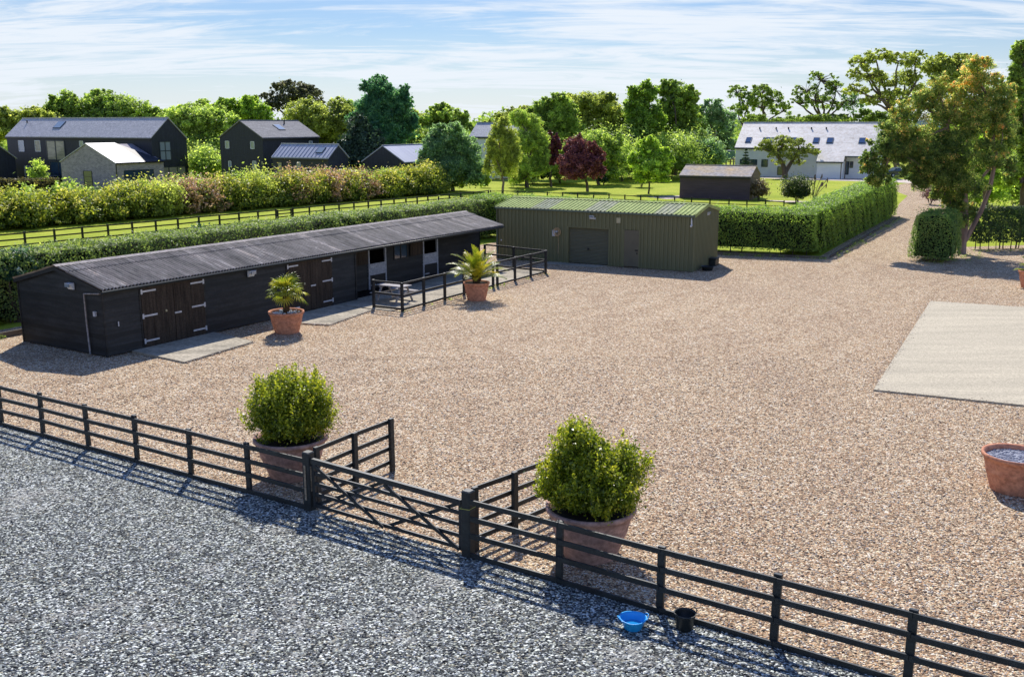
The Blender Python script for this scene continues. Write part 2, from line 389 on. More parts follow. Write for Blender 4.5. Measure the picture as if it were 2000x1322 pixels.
M['hill'] = mat('far wooded hill', (0.035, 0.075, 0.085), (0.025, 0.055, 0.06), (0.02, 0.02, 0.05), rough=1, bs=0)
def glass(name, col=(0.03, 0.06, 0.10)):
    m, n, b, _ = new_mat(name)
    b.inputs['Base Color'].default_value = (*col, 1); b.inputs['Roughness'].default_value = 0.06
    b.inputs['Specular IOR Level'].default_value = 1.0; b.inputs['Coat Weight'].default_value = 0.5
    nz = tex(n, 'ShaderNodeTexNoise', coords(n), Scale=0.8, Detail=1); bump(n, b, nz.outputs[0], 0.05, 0.02)
    return m
M['glass'] = glass('window glass')
M['glass_blue'] = glass('skylight glass', (0.03, 0.07, 0.16))
M['glass_pale'] = glass('pale window glass', (0.26, 0.31, 0.35))
M['water'] = glass('bucket water', (0.02, 0.26, 0.55))

def lm(name, a, b, c, g=2.3, grey=0.10, **k):
    def f(q):
        l_ = 0.3 * q[0] + 0.6 * q[1] + 0.1 * q[2]
        return tuple((x * (1 - grey) + l_ * grey) * g for x in q)
    return leaf_mat(name, [(0.0, f(a)), (0.5, f(b)), (1.0, f(c))], **k)
L = {
 'hedge': lm('hedge leaves', (0.026, 0.048, 0.008), (0.075, 0.120, 0.014), (0.18, 0.235, 0.026), trans=0.5, g=2.9),
 'hedge_old': lm('mixed hedge leaves', (0.028, 0.045, 0.012), (0.075, 0.105, 0.022), (0.16, 0.19, 0.04), trans=0.5, g=2.8),
 'box': lm('clipped hedge leaves', (0.026, 0.048, 0.012), (0.065, 0.105, 0.020), (0.15, 0.18, 0.035), trans=0.45, g=3.0),
 'beech': lm('beech hedge leaves darkened as shade', (0.012, 0.03, 0.010), (0.03, 0.065, 0.016), (0.10, 0.14, 0.03), trans=0.3, g=1.2),  # leaf colour darkened to stand in for shade cast by the trees
 'topiary': lm('bay leaves', (0.05, 0.075, 0.006), (0.17, 0.21, 0.012), (0.46, 0.42, 0.03), g=1.35, grey=0.03, trans=0.45, rough=0.35, spec=0.5),
 'olive': lm('olive green leaves', (0.062, 0.078, 0.016), (0.145, 0.165, 0.032), (0.27, 0.275, 0.055), g=2.5),
 'mid': lm('mid green leaves', (0.045, 0.068, 0.013), (0.105, 0.145, 0.024), (0.22, 0.265, 0.045), g=2.6),
 'light': lm('light green leaves', (0.068, 0.098, 0.020), (0.155, 0.20, 0.036), (0.31, 0.345, 0.06), g=2.5),
 'vivid': lm('spring green leaves', (0.065, 0.108, 0.010), (0.165, 0.235, 0.022), (0.38, 0.43, 0.045), g=2.1),
 'blue': lm('blue green leaves', (0.020, 0.060, 0.035), (0.050, 0.125, 0.060), (0.12, 0.22, 0.09)),
 'greyg': lm('grey green leaves', (0.040, 0.075, 0.040), (0.095, 0.155, 0.075), (0.21, 0.28, 0.13)),
 'dark': lm('dark evergreen leaves', (0.010, 0.022, 0.014), (0.024, 0.048, 0.026), (0.06, 0.095, 0.04), trans=0.25),
 'pine': lm('brown green pine needles', (0.022, 0.028, 0.018), (0.055, 0.058, 0.034), (0.13, 0.115, 0.065), trans=0.45),
 'copper': lm('copper purple leaves', (0.055, 0.018, 0.026), (0.14, 0.036, 0.050), (0.30, 0.10, 0.095), trans=0.35, tgain=1.0),
 'bronze': leaf_mat('bronze tipped leaves', [(0.0, (0.09, 0.14, 0.05)), (0.40, (0.22, 0.29, 0.09)), (0.62, (0.38, 0.40, 0.14)), (0.76, (0.56, 0.41, 0.18)), (1.0, (0.82, 0.45, 0.22))], trans=0.62, tgain=2.1),
 'shrub': leaf_mat('yellow green shrub leaves', [(0.0, (0.05, 0.09, 0.02)), (0.35, (0.16, 0.21, 0.03)), (0.7, (0.46, 0.47, 0.06)), (1.0, (0.78, 0.66, 0.22))], trans=0.4),
 'pink': leaf_mat('pink tipped shrub leaves', [(0.0, (0.10, 0.11, 0.03)), (0.3, (0.26, 0.25, 0.07)), (0.5, (0.64, 0.38, 0.25)), (1.0, (0.92, 0.58, 0.46))], trans=0.35, tgain=1.0),
 'white': leaf_mat('white flowering shrub leaves', [(0.0, (0.02, 0.06, 0.035)), (0.45, (0.05, 0.12, 0.06)), (0.75, (0.12, 0.22, 0.14)), (0.85, (0.55, 0.60, 0.50)), (1.0, (0.72, 0.74, 0.68))], trans=0.45),
 'flower': leaf_mat('rose bush leaves', [(0.0, (0.015, 0.03, 0.01)), (0.5, (0.05, 0.08, 0.02)), (0.78, (0.10, 0.13, 0.04)), (0.84, (0.55, 0.50, 0.42)), (1.0, (0.75, 0.70, 0.62))], trans=0.45),
 'pinkflower': leaf_mat('pink flowers', [(0.0, (0.10, 0.10, 0.06)), (0.3, (0.30, 0.16, 0.17)), (1.0, (0.62, 0.36, 0.40))], trans=0.3, tgain=1.0),
 'tan': leaf_mat('dry tan grass', [(0.0, (0.12, 0.09, 0.05)), (0.5, (0.28, 0.21, 0.12)), (1.0, (0.46, 0.36, 0.22))], trans=0.3, tgain=1.0),
 'brownish': leaf_mat('brownish shrub leaves', [(0.0, (0.05, 0.045, 0.02)), (0.5, (0.12, 0.10, 0.04)), (1.0, (0.22, 0.19, 0.07))], trans=0.45),
 'palm': leaf_mat('palm leaf', [(0.0, (0.10, 0.15, 0.012)), (0.5, (0.27, 0.31, 0.025)), (1.0, (0.60, 0.50, 0.05))], trans=0.35, rough=0.35, spec=0.5),
}

# ------------------------------------------------------------------ mesh helpers
class MB:
    def __init__(s): s.v = []; s.f = []; s.m = []
    def add(s, vs, fs, mi=0):
        o = len(s.v); s.v.extend(vs)
        s.f.extend([tuple(i + o for i in f) for f in fs]); s.m.extend([mi] * len(fs)); return s
    def box(s, x0, x1, y0, y1, z0, z1, mi=0):
        return s.add([(x0, y0, z0), (x1, y0, z0), (x1, y1, z0), (x0, y1, z0), (x0, y0, z1), (x1, y0, z1), (x1, y1, z1), (x0, y1, z1)],
                     [(0, 3, 2, 1), (4, 5, 6, 7), (0, 1, 5, 4), (1, 2, 6, 5), (2, 3, 7, 6), (3, 0, 4, 7)], mi)
    def bevel_box(s, x0, x1, y0, y1, z0, z1, b=0.01, mi=0):
        # box whose vertical edges and top are chamfered
        def ring(i, z): return [(x0 + i + b, y0 + i, z), (x1 - i - b, y0 + i, z), (x1 - i, y0 + i + b, z), (x1 - i, y1 - i - b, z), (x1 - i - b, y1 - i, z), (x0 + i + b, y1 - i, z), (x0 + i, y1 - i - b, z), (x0 + i, y0 + i + b, z)]
        vs = ring(0, z0) + ring(0, z1 - b) + ring(b, z1)
        fs = [tuple(reversed(range(8))), tuple(range(16, 24))]
        for k in range(2):
            for i in range(8):
                j = (i + 1) % 8; fs.append((k * 8 + i, k * 8 + j, (k + 1) * 8 + j, (k + 1) * 8 + i))
        return s.add(vs, fs, mi)
    def hexa(s, p):
        return s.add(p, [(0, 3, 2, 1), (4, 5, 6, 7), (0, 1, 5, 4), (1, 2, 6, 5), (2, 3, 7, 6), (3, 0, 4, 7)])
    def bar(s, a, b, w, h, up=(0, 0, 1), mi=0):
        a = Vector(a); b = Vector(b); d = (b - a).normalized(); u = Vector(up)
        sd_ = d.cross(u)
        if sd_.length < 1e-4: sd_ = Vector((1, 0, 0))
        sd_.normalize(); u = sd_.cross(d).normalized()
        p = []
        for q in (a, b):
            for i, j in ((-1, -1), (1, -1), (1, 1), (-1, 1)): p.append(tuple(q + sd_ * (i * w / 2) + u * (j * h / 2)))
        return s.add(p, [(0, 1, 2, 3), (7, 6, 5, 4), (0, 4, 5, 1), (1, 5, 6, 2), (2, 6, 7, 3), (3, 7, 4, 0)], mi)
    def tube(s, pts, rs, n=8, mi=0, cap=True):
        o = len(s.v); pts = [Vector(p) for p in pts]
        for i, p in enumerate(pts):
            d = (pts[min(i + 1, len(pts) - 1)] - pts[max(i - 1, 0)])
            d = d.normalized() if d.length > 1e-6 else Vector((0, 0, 1))
            a = d.cross(Vector((0.31, 0.87, 0.2))).normalized(); b = d.cross(a)
            for k in range(n):
                t = 2 * math.pi * k / n
                s.v.append(tuple(p + (a * math.cos(t) + b * math.sin(t)) * rs[i]))
        for i in range(len(pts) - 1):
            for k in range(n):
                j = (k + 1) % n
                s.f.append((o + i * n + k, o + i * n + j, o + (i + 1) * n + j, o + (i + 1) * n + k)); s.m.append(mi)
        if cap:
            s.f.append(tuple(o + k for k in range(n))); s.f.append(tuple(o + (len(pts) - 1) * n + k for k in reversed(range(n)))); s.m += [mi, mi]
        return s
    def lathe(s, prof, n=40, c=(0, 0, 0), wob=0.0, mi=0):
        o = len(s.v)
        for r, z in prof:
            for k in range(n):
                t = 2 * math.pi * k / n
                rr = r * (1 + wob * math.sin(3 * t + z * 4))
                s.v.append((c[0] + rr * math.cos(t), c[1] + rr * math.sin(t), c[2] + z))
        for i in range(len(prof) - 1):
            for k in range(n):
                j = (k + 1) % n
                s.f.append((o + i * n + k, o + i * n + j, o + (i + 1) * n + j, o + (i + 1) * n + k)); s.m.append(mi)
        return s
    def prism(s, poly, y0, y1, axis='y', mi=0):
        # poly in (x,z), extruded along y
        n = len(poly)
        vs = [(x, y0, z) for x, z in poly] + [(x, y1, z) for x, z in poly]
        if axis == 'x': vs = [(y0, x, z) for x, z in poly] + [(y1, x, z) for x, z in poly]
        fs = [tuple(range(n)), tuple(reversed(range(n, 2 * n)))] + [(i, i + n, (i + 1) % n + n, (i + 1) % n) for i in range(n)]
        return s.add(vs, fs, mi)
    def blob(s, c, r, rng, n=6, mi=0):
        o = len(s.v); rings = 4
        for i in range(rings + 1):
            ph = math.pi * i / rings
            for k in range(n):
                t = 2 * math.pi * k / n; q = 1 + rng.uniform(-0.2, 0.2)
                s.v.append((c[0] + r[0] * q * math.sin(ph) * math.cos(t), c[1] + r[1] * q * math.sin(ph) * math.sin(t), c[2] + r[2] * math.cos(ph)))
        for i in range(rings):
            for k in range(n):
                j = (k + 1) % n; s.f.append((o + i * n + k, o + (i + 1) * n + k, o + (i + 1) * n + j, o + i * n + j)); s.m.append(mi)
        return s
    def build(s, name, m, parent=None, smooth=False, **tg):
        me = bpy.data.meshes.new(name)
        me.from_pydata(s.v, [], s.f); me.validate(clean_customdata=False)
        for x in (m if isinstance(m, (list, tuple)) else [m]): me.materials.append(x)
        if isinstance(m, (list, tuple)) and len(me.polygons) == len(s.m): me.polygons.foreach_set('material_index', s.m)
        if smooth: me.polygons.foreach_set('use_smooth', [True] * len(me.polygons))
        o = bpy.data.objects.new(name, me); COL.objects.link(o)
        if parent: o.parent = parent
        tag(o, **tg)
        return o
def tag(o, label=None, cat=None, group=None, kind=None):
    if label: o['label'] = label
    if cat: o['category'] = cat
    if group: o['group'] = group
    if kind: o['kind'] = kind
    return o
def thing(name, label, cat, loc=(0, 0, 0), rz=0.0, group=None):
    o = bpy.data.objects.new(name, None); COL.objects.link(o)
    o.empty_display_size = 0.3
    o.location = loc; o.rotation_euler = (0, 0, rz)
    return tag(o, label, cat, group)
def copy_tree(o, parent=None, label=None, loc=None, rz=None):
    c = o.copy(); COL.objects.link(c)
    if parent: c.parent = parent
    if label: c['label'] = label
    if loc: c.location = loc
    if rz is not None: c.rotation_euler = (0, 0, rz)
    for ch in list(o.children): copy_tree(ch, c)
    return c
def sheet(name, pts, z, m, kind='structure', **tg):
    mb = MB(); mb.add([(x, y, z) for x, y in pts], [tuple(range(len(pts)))])
    return mb.build(name, m, kind=kind, **tg)

# foliage: leaves are small folded diamonds gathered into tufts
def leaf_mesh(name, P, Nrm, size, V, m, parent=None, aspect=0.55, rng=None, core=None, align=0.5, SZ=None, **tg):
    rng = rng or np.random.default_rng(1)
    n = len(P)
    d = rng.normal(size=(n, 3)); d /= np.linalg.norm(d, axis=1)[:, None]
    N = Nrm * align + rng.normal(size=(n, 3)) * (1 - align) * 0.8
    N /= np.linalg.norm(N, axis=1)[:, None] + 1e-9
    A = np.cross(N, d); A /= np.linalg.norm(A, axis=1)[:, None] + 1e-9
    B = np.cross(N, A)
    sz = (size * (rng.uniform(0.65, 1.35, n) if SZ is None else SZ))[:, None]
    a = A * sz * 0.5; b = B * sz * 0.5 * aspect; k = N * sz * 0.08
    vs = np.stack([P - a, P + b + k, P + a, P - b + k], 1).reshape(-1, 3)
    fi = np.arange(n * 4, dtype=np.int32)
    cv, cf = (core.v, core.f) if core else ([], [])
    nv = len(vs)
    me = bpy.data.meshes.new(name)
    allv = np.vstack([vs, np.array(cv).reshape(-1, 3)]) if cv else vs
    me.vertices.add(len(allv)); me.vertices.foreach_set('co', allv.astype(np.float32).ravel())
    loops = list(fi) + [i + nv for f in cf for i in f]
    me.loops.add(len(loops)); me.loops.foreach_set('vertex_index', np.array(loops, dtype=np.int32))
    tot = np.array([4] * n + [len(f) for f in cf], dtype=np.int32)
    st = np.concatenate([[0], np.cumsum(tot)[:-1]]).astype(np.int32)
    me.polygons.add(len(tot)); me.polygons.foreach_set('loop_start', st)
    me.polygons.foreach_set('loop_total', tot)
    me.materials.append(m)
    if cf:
        me.materials.append(M['core'])
        me.polygons.foreach_set('material_index', np.array([0] * n + [1] * len(cf), dtype=np.int32))
    me.update(calc_edges=True)
    at_ = me.attributes.new('v', 'FLOAT', 'FACE')
    at_.data.foreach_set('value', np.concatenate([np.clip(V, 0, 1), np.zeros(len(cf))]).astype(np.float32))
    o = bpy.data.objects.new(name, me); COL.objects.link(o)
    if parent: o.parent = parent
    tag(o, **tg)
    return o
def crown_points(lobes, n, rng, clump=0.26, fill=0.25, droop=1.0, per=34, vbias=0.0, inner=0.22):
    """lobes: (x,y,z,rx,ry,rz). Returns leaf points, outward normals, colour value, tuft centres"""
    vol = np.array([l[3] * l[5] for l in lobes]); vol = vol / vol.sum()
    P, N, V, C = [], [], [], []
    for l, w in zip(lobes, vol):
        c = np.array(l[:3]); r = np.array(l[3:6])
        nl = int(n * w); k = max(6, nl // per)
        d = rng.normal(size=(k, 3)); d /= np.linalg.norm(d, axis=1)[:, None]
        d[:, 2] = np.where(d[:, 2] < -0.55, -d[:, 2], d[:, 2])
        rad = np.where(rng.random(k) < fill, rng.uniform(0.2, 0.7, k), rng.uniform(0.72, 1.04, k))[:, None]
        cc = c + d * rad * r
        C.append(cc)
        tone = rng.normal(0, 0.16, k)
        idx = rng.integers(0, k, nl)
        off = rng.normal(size=(nl, 3)) * 0.55
        cr = clump * r.min() * rng.uniform(0.6, 1.3, k)[idx][:, None]
        sc_ = np.array([1, 1, droop * 0.8])
        off = off * np.where(rng.random(nl) < 0.14, 1.5, 0.94)[:, None]
        off[:, 2] = np.where(droop > 1.5, -np.abs(off[:, 2]), off[:, 2])
        p = cc[idx] + off * cr * sc_
        out = d[idx] * 0.6 + off * 0.5 + np.array([0, 0, 0.35])
        P.append(p); N.append(out / (np.linalg.norm(out, axis=1)[:, None] + 1e-9))
        V.append(0.45 + vbias + tone[idx] + rng.normal(0, 0.2, nl))
    P, N, V = np.vstack(P), np.vstack(N), np.concatenate(V)
    SZ = rng.uniform(0.7, 1.3, len(P))
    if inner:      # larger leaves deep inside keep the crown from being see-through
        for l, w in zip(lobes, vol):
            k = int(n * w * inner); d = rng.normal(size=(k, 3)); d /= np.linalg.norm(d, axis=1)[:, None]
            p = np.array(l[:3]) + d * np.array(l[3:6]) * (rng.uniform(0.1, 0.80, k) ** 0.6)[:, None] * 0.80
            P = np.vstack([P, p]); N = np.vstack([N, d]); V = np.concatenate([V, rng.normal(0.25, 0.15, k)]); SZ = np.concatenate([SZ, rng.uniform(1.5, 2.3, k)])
    return P, N, V, np.vstack(C), SZ

def limb(mb, a, b, r0, r1, rng, sag=0.1, n=7, seg=5):
    a = Vector(a); b = Vector(b); L_ = (b - a).length
    j = Vector((rng.normal(), rng.normal(), abs(rng.normal()))) * L_ * sag
    pts, rs = [], []
    for i in range(seg + 1):
        t = i / seg; pts.append(a.lerp(b, t) + j * math.sin(math.pi * t) + Vector(rng.normal(size=3)) * L_ * 0.015); rs.append(r0 + (r1 - r0) * t)
    mb.tube(pts, rs, n)

TREE_N = 0
def tree(name, label, base_px, Y, lobes_px, leafm, n, leaf, bark='bark', clump=0.26, fill=0.25, droop=1.0, trunk=0.25, deep=0.85,
         twigs=10, bare=0, inner=0.2, dens=4.4, lsz=0.60, group=None, per=34, paths=None, cat='tree', aspect=0.6, base=None, vbias=0.0, align=0.5):
    """one tree: crown lobes and foot are measured on the photo and set at distance Y"""
    global TREE_N
    TREE_N += 1
    rng = np.random.default_rng(100 + TREE_N)
    lobes = []
    for cxp, cyp, rx, rz in lobes_px:
        x, y, z, mpp = at(cxp, cyp, Y)
        lobes.append((x, y + rng.uniform(-0.35, 0.35) * rx * mpp, z, rx * mpp, rx * mpp * deep, rz * mpp))
    bx = (base_px - 1000) / F * (Y * CP + H * SP)
    main = list(lobes)
    for l in main:                      # small outlying boughs break the outline
        for _ in range(5 if droop < 1.5 else 0):
            a = rng.uniform(-0.5, math.pi + 0.5); q = rng.uniform(0.30, 0.48); e = rng.uniform(0.78, 1.0)
            lobes.append((l[0] + math.cos(a) * l[3] * e, l[1] + rng.uniform(-0.6, 0.6) * l[4], l[2] + math.sin(a) * l[5] * e, l[3] * q, l[4] * q, l[5] * q))
    t = thing(name, label, cat, (bx, Y, 0), 0, group)
    lob = [(l[0] - bx, l[1] - Y) + l[2:] for l in lobes]
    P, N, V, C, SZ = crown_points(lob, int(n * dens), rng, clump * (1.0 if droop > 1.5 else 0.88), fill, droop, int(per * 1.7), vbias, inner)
    ok = P[:, 2] > 0.06
    P, N, V, SZ = P[ok], N[ok], V[ok], SZ[ok]
    zmid = np.mean([l[2] for l in lob]); zlow = min(l[2] - l[5] * 0.4 for l in lob)
    mb = MB()
    cxm = np.average([l[0] for l in lob], weights=[l[3] for l in lob]); cym = np.average([l[1] for l in lob], weights=[l[3] for l in lob])
    if paths:
        heads = []
        for pth, r0, r1 in paths:
            pts = []
            for q in pth:
                x, y, z, _ = at(q[0], q[1], Y + (q[2] if len(q) > 2 else 0)); pts.append((x - bx, y - Y, max(z, -0.1)))
            mb.tube(pts, [r0 + (r1 - r0) * i / (len(pts) - 1) for i in range(len(pts))], 10)
            heads.append(Vector(pts[-1])); heads.append(Vector(pts[len(pts) // 2 + 1]) if len(pts) > 2 else Vector(pts[-1]))
        forks = heads
    else:
        zf = max(0.25 * zmid, min(zlow, zmid * 0.6))
        fork = Vector((cxm * 0.4, cym * 0.4, zf))
        limb(mb, (0, 0, -0.1), fork, trunk, trunk * 0.75, rng, 0.04, 9)
        forks = [fork]
    for l in lob[:len(main)]:
        c = Vector(l[:3]); fk = min(forks, key=lambda q: (q - c).length)
        limb(mb, fk, c, trunk * 0.5, trunk * 0.18, rng, 0.10, 7)
        cand = [q for q in C if abs(q[0] - l[0]) < l[3] * 1.05 and abs(q[2] - l[2]) < l[5] * 1.05]
        rng.shuffle(cand)
        for q in cand[:twigs]: limb(mb, c, q, trunk * 0.16, trunk * 0.04, rng, 0.08, 4, 3)
        for _ in range(bare):
            d = rng.normal(size=3); d[2] = abs(d[2]) + 0.3; d /= np.linalg.norm(d)
            limb(mb, c, np.array(l[:3]) + d * np.array(l[3:6]) * 1.08, trunk * 0.12, trunk * 0.03, rng, 0.08, 4, 3)
    mb.build('trunk', M[bark], t, smooth=True)
    if leafm == 'bronze': V = V + np.clip((P[:, 2] - 7.5) / 16.0, -0.12, 0.22) - 0.07 + 0.12 * np.sin(P[:, 0] * 1.3) * np.sin(P[:, 2] * 1.1)
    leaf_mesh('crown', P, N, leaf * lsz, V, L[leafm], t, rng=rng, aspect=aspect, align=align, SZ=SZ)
    return t

# ------------------------------------------------------------------ ground
sheet('ground', [(-3000, -400), (3000, -400), (3000, 4500), (-3000, 4500)], 0.0, M['grass'])
yard = sheet('gravel_yard', [(-70, 52), (-60, -10), (-20, 18), (2, 2), (70, -30), (70, 74), (30, 65.0), (28.5, 66), (36.5, 80), (43, 93), (50.5, 106), (56, 118), (60, 132),
      (57, 140), (49, 130), (45.5, 113), (40.5, 102.5), (34.6, 89), (19.2, 60.4), (13, 63), (-1, 68), (-25, 31)], 0.006, M['yard'])
# riding arena surface on the near side of the long fence
FL = (-14.0, 25.55); GL = (-4.3, 19.5); GR = (-0.83, 17.22); FR = (5.79, 12.87)
sheet('arena', [(-60, 54.2), (-14.0, 25.55), (-4.3, 19.5), (-0.83, 17.22), (5.79, 12.87), (60, -22.8), (60, -60), (-60, -60)], 0.011, M['arena'])
sheet('path', [(33.5, 159.5), (40, 148.2), (52.5, 141.0), (60, 134), (64, 138), (58, 148), (44, 160), (38, 164)], 0.012, M['path'])
sheet('path', [(15.2, 111.5), (17.0, 107.9), (18.6, 109.0), (19.5, 113.5)], 0.014, M['path'])
sheet('path', [(27.4, 106.4), (28.0, 103.8), (34, 100.5), (36.5, 103.2)], 0.014, M['path'])
# concrete slab on the right
mb = MB(); mb.prism([(-0.0, 0), (0, 0)], 0, 0) if False else None
slab_f = Frame(11.11, 28.93, -26.0)
mb.add([(11.11, 28.93, 0), (29.5, 20.6, 0), (37.2, 36.6, 0), (19.32, 44.34, 0), (11.11, 28.93, 0.06), (29.5, 20.6, 0.06), (37.2, 36.6, 0.06), (19.32, 44.34, 0.06)],
       [(0, 3, 2, 1), (4, 5, 6, 7), (0, 1, 5, 4), (1, 2, 6, 5), (2, 3, 7, 6), (3, 0, 4, 7)])
mb.build('concrete_slab', M['slab'], kind='structure')
# hills on the horizon
mb = MB(); pts = []
for i in range(81):
    x = -1400 + i * 35; z = 14 + 5 * math.sin(i * 0.31) + 4 * math.sin(i * 0.113 + 2)
    pts.append((x, 1700 + 60 * math.sin(i * 0.2), z))
vs = []
for x, y, z in pts: vs += [(x, y - 250, -1), (x, y, z), (x, y + 500, -1)]
fs = []
for i in range(80): a = i * 3; fs += [(a, a + 3, a + 4, a + 1), (a + 1, a + 4, a + 5, a + 2)]
mb.add(vs, fs); mb.build('hills', M['hill'], kind='structure', smooth=True)

# ------------------------------------------------------------------ stable block
ST = Frame(-14.152, 33.146, 58.45)
stable = thing('stable_block', 'long low black boarded stable block with grey corrugated roof and recessed stalls', 'stable', (ST.x, ST.y, 0), ST.th)
SL, SD, ZE, ZR = 26.14, 5.2, 2.43, 3.08
S0, REC = 13.5, 1.42           # enclosed bays end at S0; stalls are set back REC
F0, G0 = 0.12, 0.10            # eave and verge overhangs
def boards(mb, s0, s1, z0, z1, y, top=None, pitch=0.15, th=0.034, flip=1):
    z = z0
    while z < z1 - 1e-3:
        zt = min(z + pitch, z1)
        mb.add([(s0, y, z), (s1, y, z), (s1, y, zt), (s0, y, zt), (s0, y - th * flip, z), (s1, y - th * flip, z), (s1, y - th * 0.25 * flip, zt), (s0, y - th * 0.25 * flip, zt)],
               [(0, 1, 2, 3), (4, 7, 6, 5), (0, 4, 5, 1), (3, 2, 6, 7), (0, 3, 7, 4), (1, 5, 6, 2)])
        z = zt
def roof_z(d): return ZE + (ZR - ZE) * (1 - abs(d - SD / 2) / (SD / 2))
# walls: front bays with two double doors
d1 = (1.65, 4.58); d2 = (9.02, 11.85); DZ = 2.27
fw = MB()
for a, b in ((G0, d1[0]), (d1[1], d2[0]), (d2[1], S0)): boards(fw, a, b, 0.05, 2.36, F0 + 0.05)
for a, b in (d1, d2): boards(fw, a, b, DZ + 0.02, 2.36, F0 + 0.05)
fw.box(G0, G0 + 0.06, F0 - 0.002, F0 + 0.08, 0.0, 2.36)
fw.box(S0 - 0.08, S0, F0 - 0.002, REC + 0.1, 0.0, 2.36)
for a in d1 + d2: fw.box(a - 0.035, a + 0.035, F0 + 0.01, F0 + 0.10, 0, 2.3)
fw.build('front_wall', M['clad'], stable)
rw = MB()                       # recessed wall with stall doors and a window
st_doors = ((16.08, 17.38), (20.56, 21.82)); win = (18.1, 19.2)
ry = F0 + REC
segs = [(S0, st_doors[0][0]), (st_doors[0][1], win[0]), (win[1], st_doors[1][0]), (st_doors[1][1], 26.04)]
for a, b in segs: boards(rw, a, b, 0.05, 2.56, ry + 0.05)
boards(rw, win[0], win[1], 0.05, 1.25, ry + 0.05); boards(rw, win[0], win[1], 2.15, 2.56, ry + 0.05)
for a, b in st_doors: boards(rw, a, b, 2.30, 2.56, ry + 0.05)
rw.build('stall_wall', M['clad'], stable)
gw = MB()                       # gable wall as stepped boards
z = 0.05
def gable(mb, s, sign, d0, d1_):
    z = 0.05
    while z < ZR - 0.05:
        zt = min(z + 0.15, ZR - 0.04)
        def span(q):
            if q <= ZE - 0.05: return d0, d1_
            k = (q - ZE + 0.05) / (ZR - ZE) * (SD / 2)
            return max(d0, k), min(d1_, SD - k)
        a0, a1 = span(z); b0, b1 = span(zt)
        if a1 - a0 < 0.05: break
        if b1 < b0: b0 = b1 = (b0 + b1) / 2
        x0, x1 = s, s + sign * 0.022
        mb.add([(x0, a0, z), (x0, a1, z), (x0, b1, zt), (x0, b0, zt), (x1, a0, z), (x1, a1, z), (s + sign * 0.006, b1, zt), (s + sign * 0.006, b0, zt)],
               [(0, 1, 2, 3), (4, 7, 6, 5), (0, 4, 5, 1), (3, 2, 6, 7), (0, 3, 7, 4), (1, 5, 6, 2)])
        z = zt
gable(gw, G0 + 0.03, -1, F0 + 0.0, SD - F0)
gw.box(G0 - 0.005, G0 + 0.06, SD - F0 - 0.06, SD - F0 + 0.01, 0, 2.36)
gw.build('gable_wall', M['clad'], stable)
gw = MB(); gable(gw, 26.02, 1, ry, SD - F0); gw.build('gable_wall', M['clad'], stable)
MB().box(G0 + 0.05, 26.0, SD - F0 - 0.06, SD - F0 - 0.005, 0.0, 2.38).build('back_wall', M['clad'], stable)
iw = MB()
for s in (6.8, 13.45, 17.75, 19.8, 23.9): iw.box(s, s + 0.05, ry + 0.1, SD - F0 - 0.1, 0, 2.4)
iw.box(G0 + 0.1, 25.9, F0 + 0.4, SD - 0.3, 0.012, 0.02)
iw.build('partition', M['dark_in'], stable)
# corrugated roof
def corrugated(L0, L1, D, ze, zr, pitch, amp, rows=(0.0, 0.24, 1.0), per=6, drop=0.02, thick=0.012):
    mb = MB(); n = int((L1 - L0) / pitch * per)
    for side in (0, 1):
        for k in range(len(rows) - 1):
            t0, t1 = rows[k], rows[k + 1]     # 0 = ridge, 1 = eave
            o = len(mb.v)
            lift0 = 0.0 if k == 0 else 0.0
            for i in range(n + 1):
                s = L0 + (L1 - L0) * i / n
                w = amp * math.cos(2 * math.pi * i / per)
                for t, lf in ((t0, -0.012 if k else 0.0), (t1 + (0.03 if k < len(rows) - 2 else 0), 0.014 if k < len(rows) - 2 else 0)):
                    d = D / 2 * (1 - t) if side == 0 else D / 2 * (1 + t)
                    mb.v.append((s, d, zr + (ze - zr) * t + w + lf))
            for i in range(n):
                a = o + i * 2; mb.f.append((a, a + 2, a + 3, a + 1)); mb.m.append(0)
    return mb
corrugated(0, SL, SD, ZE, ZR, 0.146, 0.034).build('roof', M['stable_roof'], stable, smooth=True)
rc = MB(); 
for k in range(14):
    a = k * SL / 14; b = a + SL / 14 + 0.03
    z = ZR + 0.045 + 0.004 * (k % 2)
    rc.add([(a, SD / 2 - 0.17, z - 0.055), (b, SD / 2 - 0.17, z - 0.055), (b, SD / 2 - 0.04, z), (a, SD / 2 - 0.04, z), (b, SD / 2 + 0.04, z), (a, SD / 2 + 0.04, z), (b, SD / 2 + 0.17, z - 0.055), (a, SD / 2 + 0.17, z - 0.055)],
           [(0, 1, 2, 3), (3, 2, 4, 5), (5, 4, 6, 7)])
rc.build('ridge_cap', M['ridge'], stable)
fa = MB()
fa.box(0.02, SL - 0.02, 0.03, 0.055, ZE - 0.17, ZE - 0.03)
fa.box(0.02, SL - 0.02, SD - 0.055, SD - 0.03, ZE - 0.17, ZE - 0.03)
for s in (0.02, SL - 0.045):
    for y0, y1 in ((0.03, SD / 2), (SD - 0.03, SD / 2)):
        z0 = ZE - 0.03; z1 = ZR - 0.035
        fa.hexa([(s, y0, z0 - 0.13), (s + 0.025, y0, z0 - 0.13), (s + 0.025, y1, z1 - 0.13), (s, y1, z1 - 0.13), (s, y0, z0), (s + 0.025, y0, z0), (s + 0.025, y1, z1), (s, y1, z1)])
fa.build('fascia', M['black_wood'], stable)
gu = MB(); gu.tube([(0.0, -0.03, ZE - 0.09), (SL, -0.03, ZE - 0.09)], [0.045, 0.045], 8)
gu.build('gutter', M['black_plastic'], stable, smooth=True)
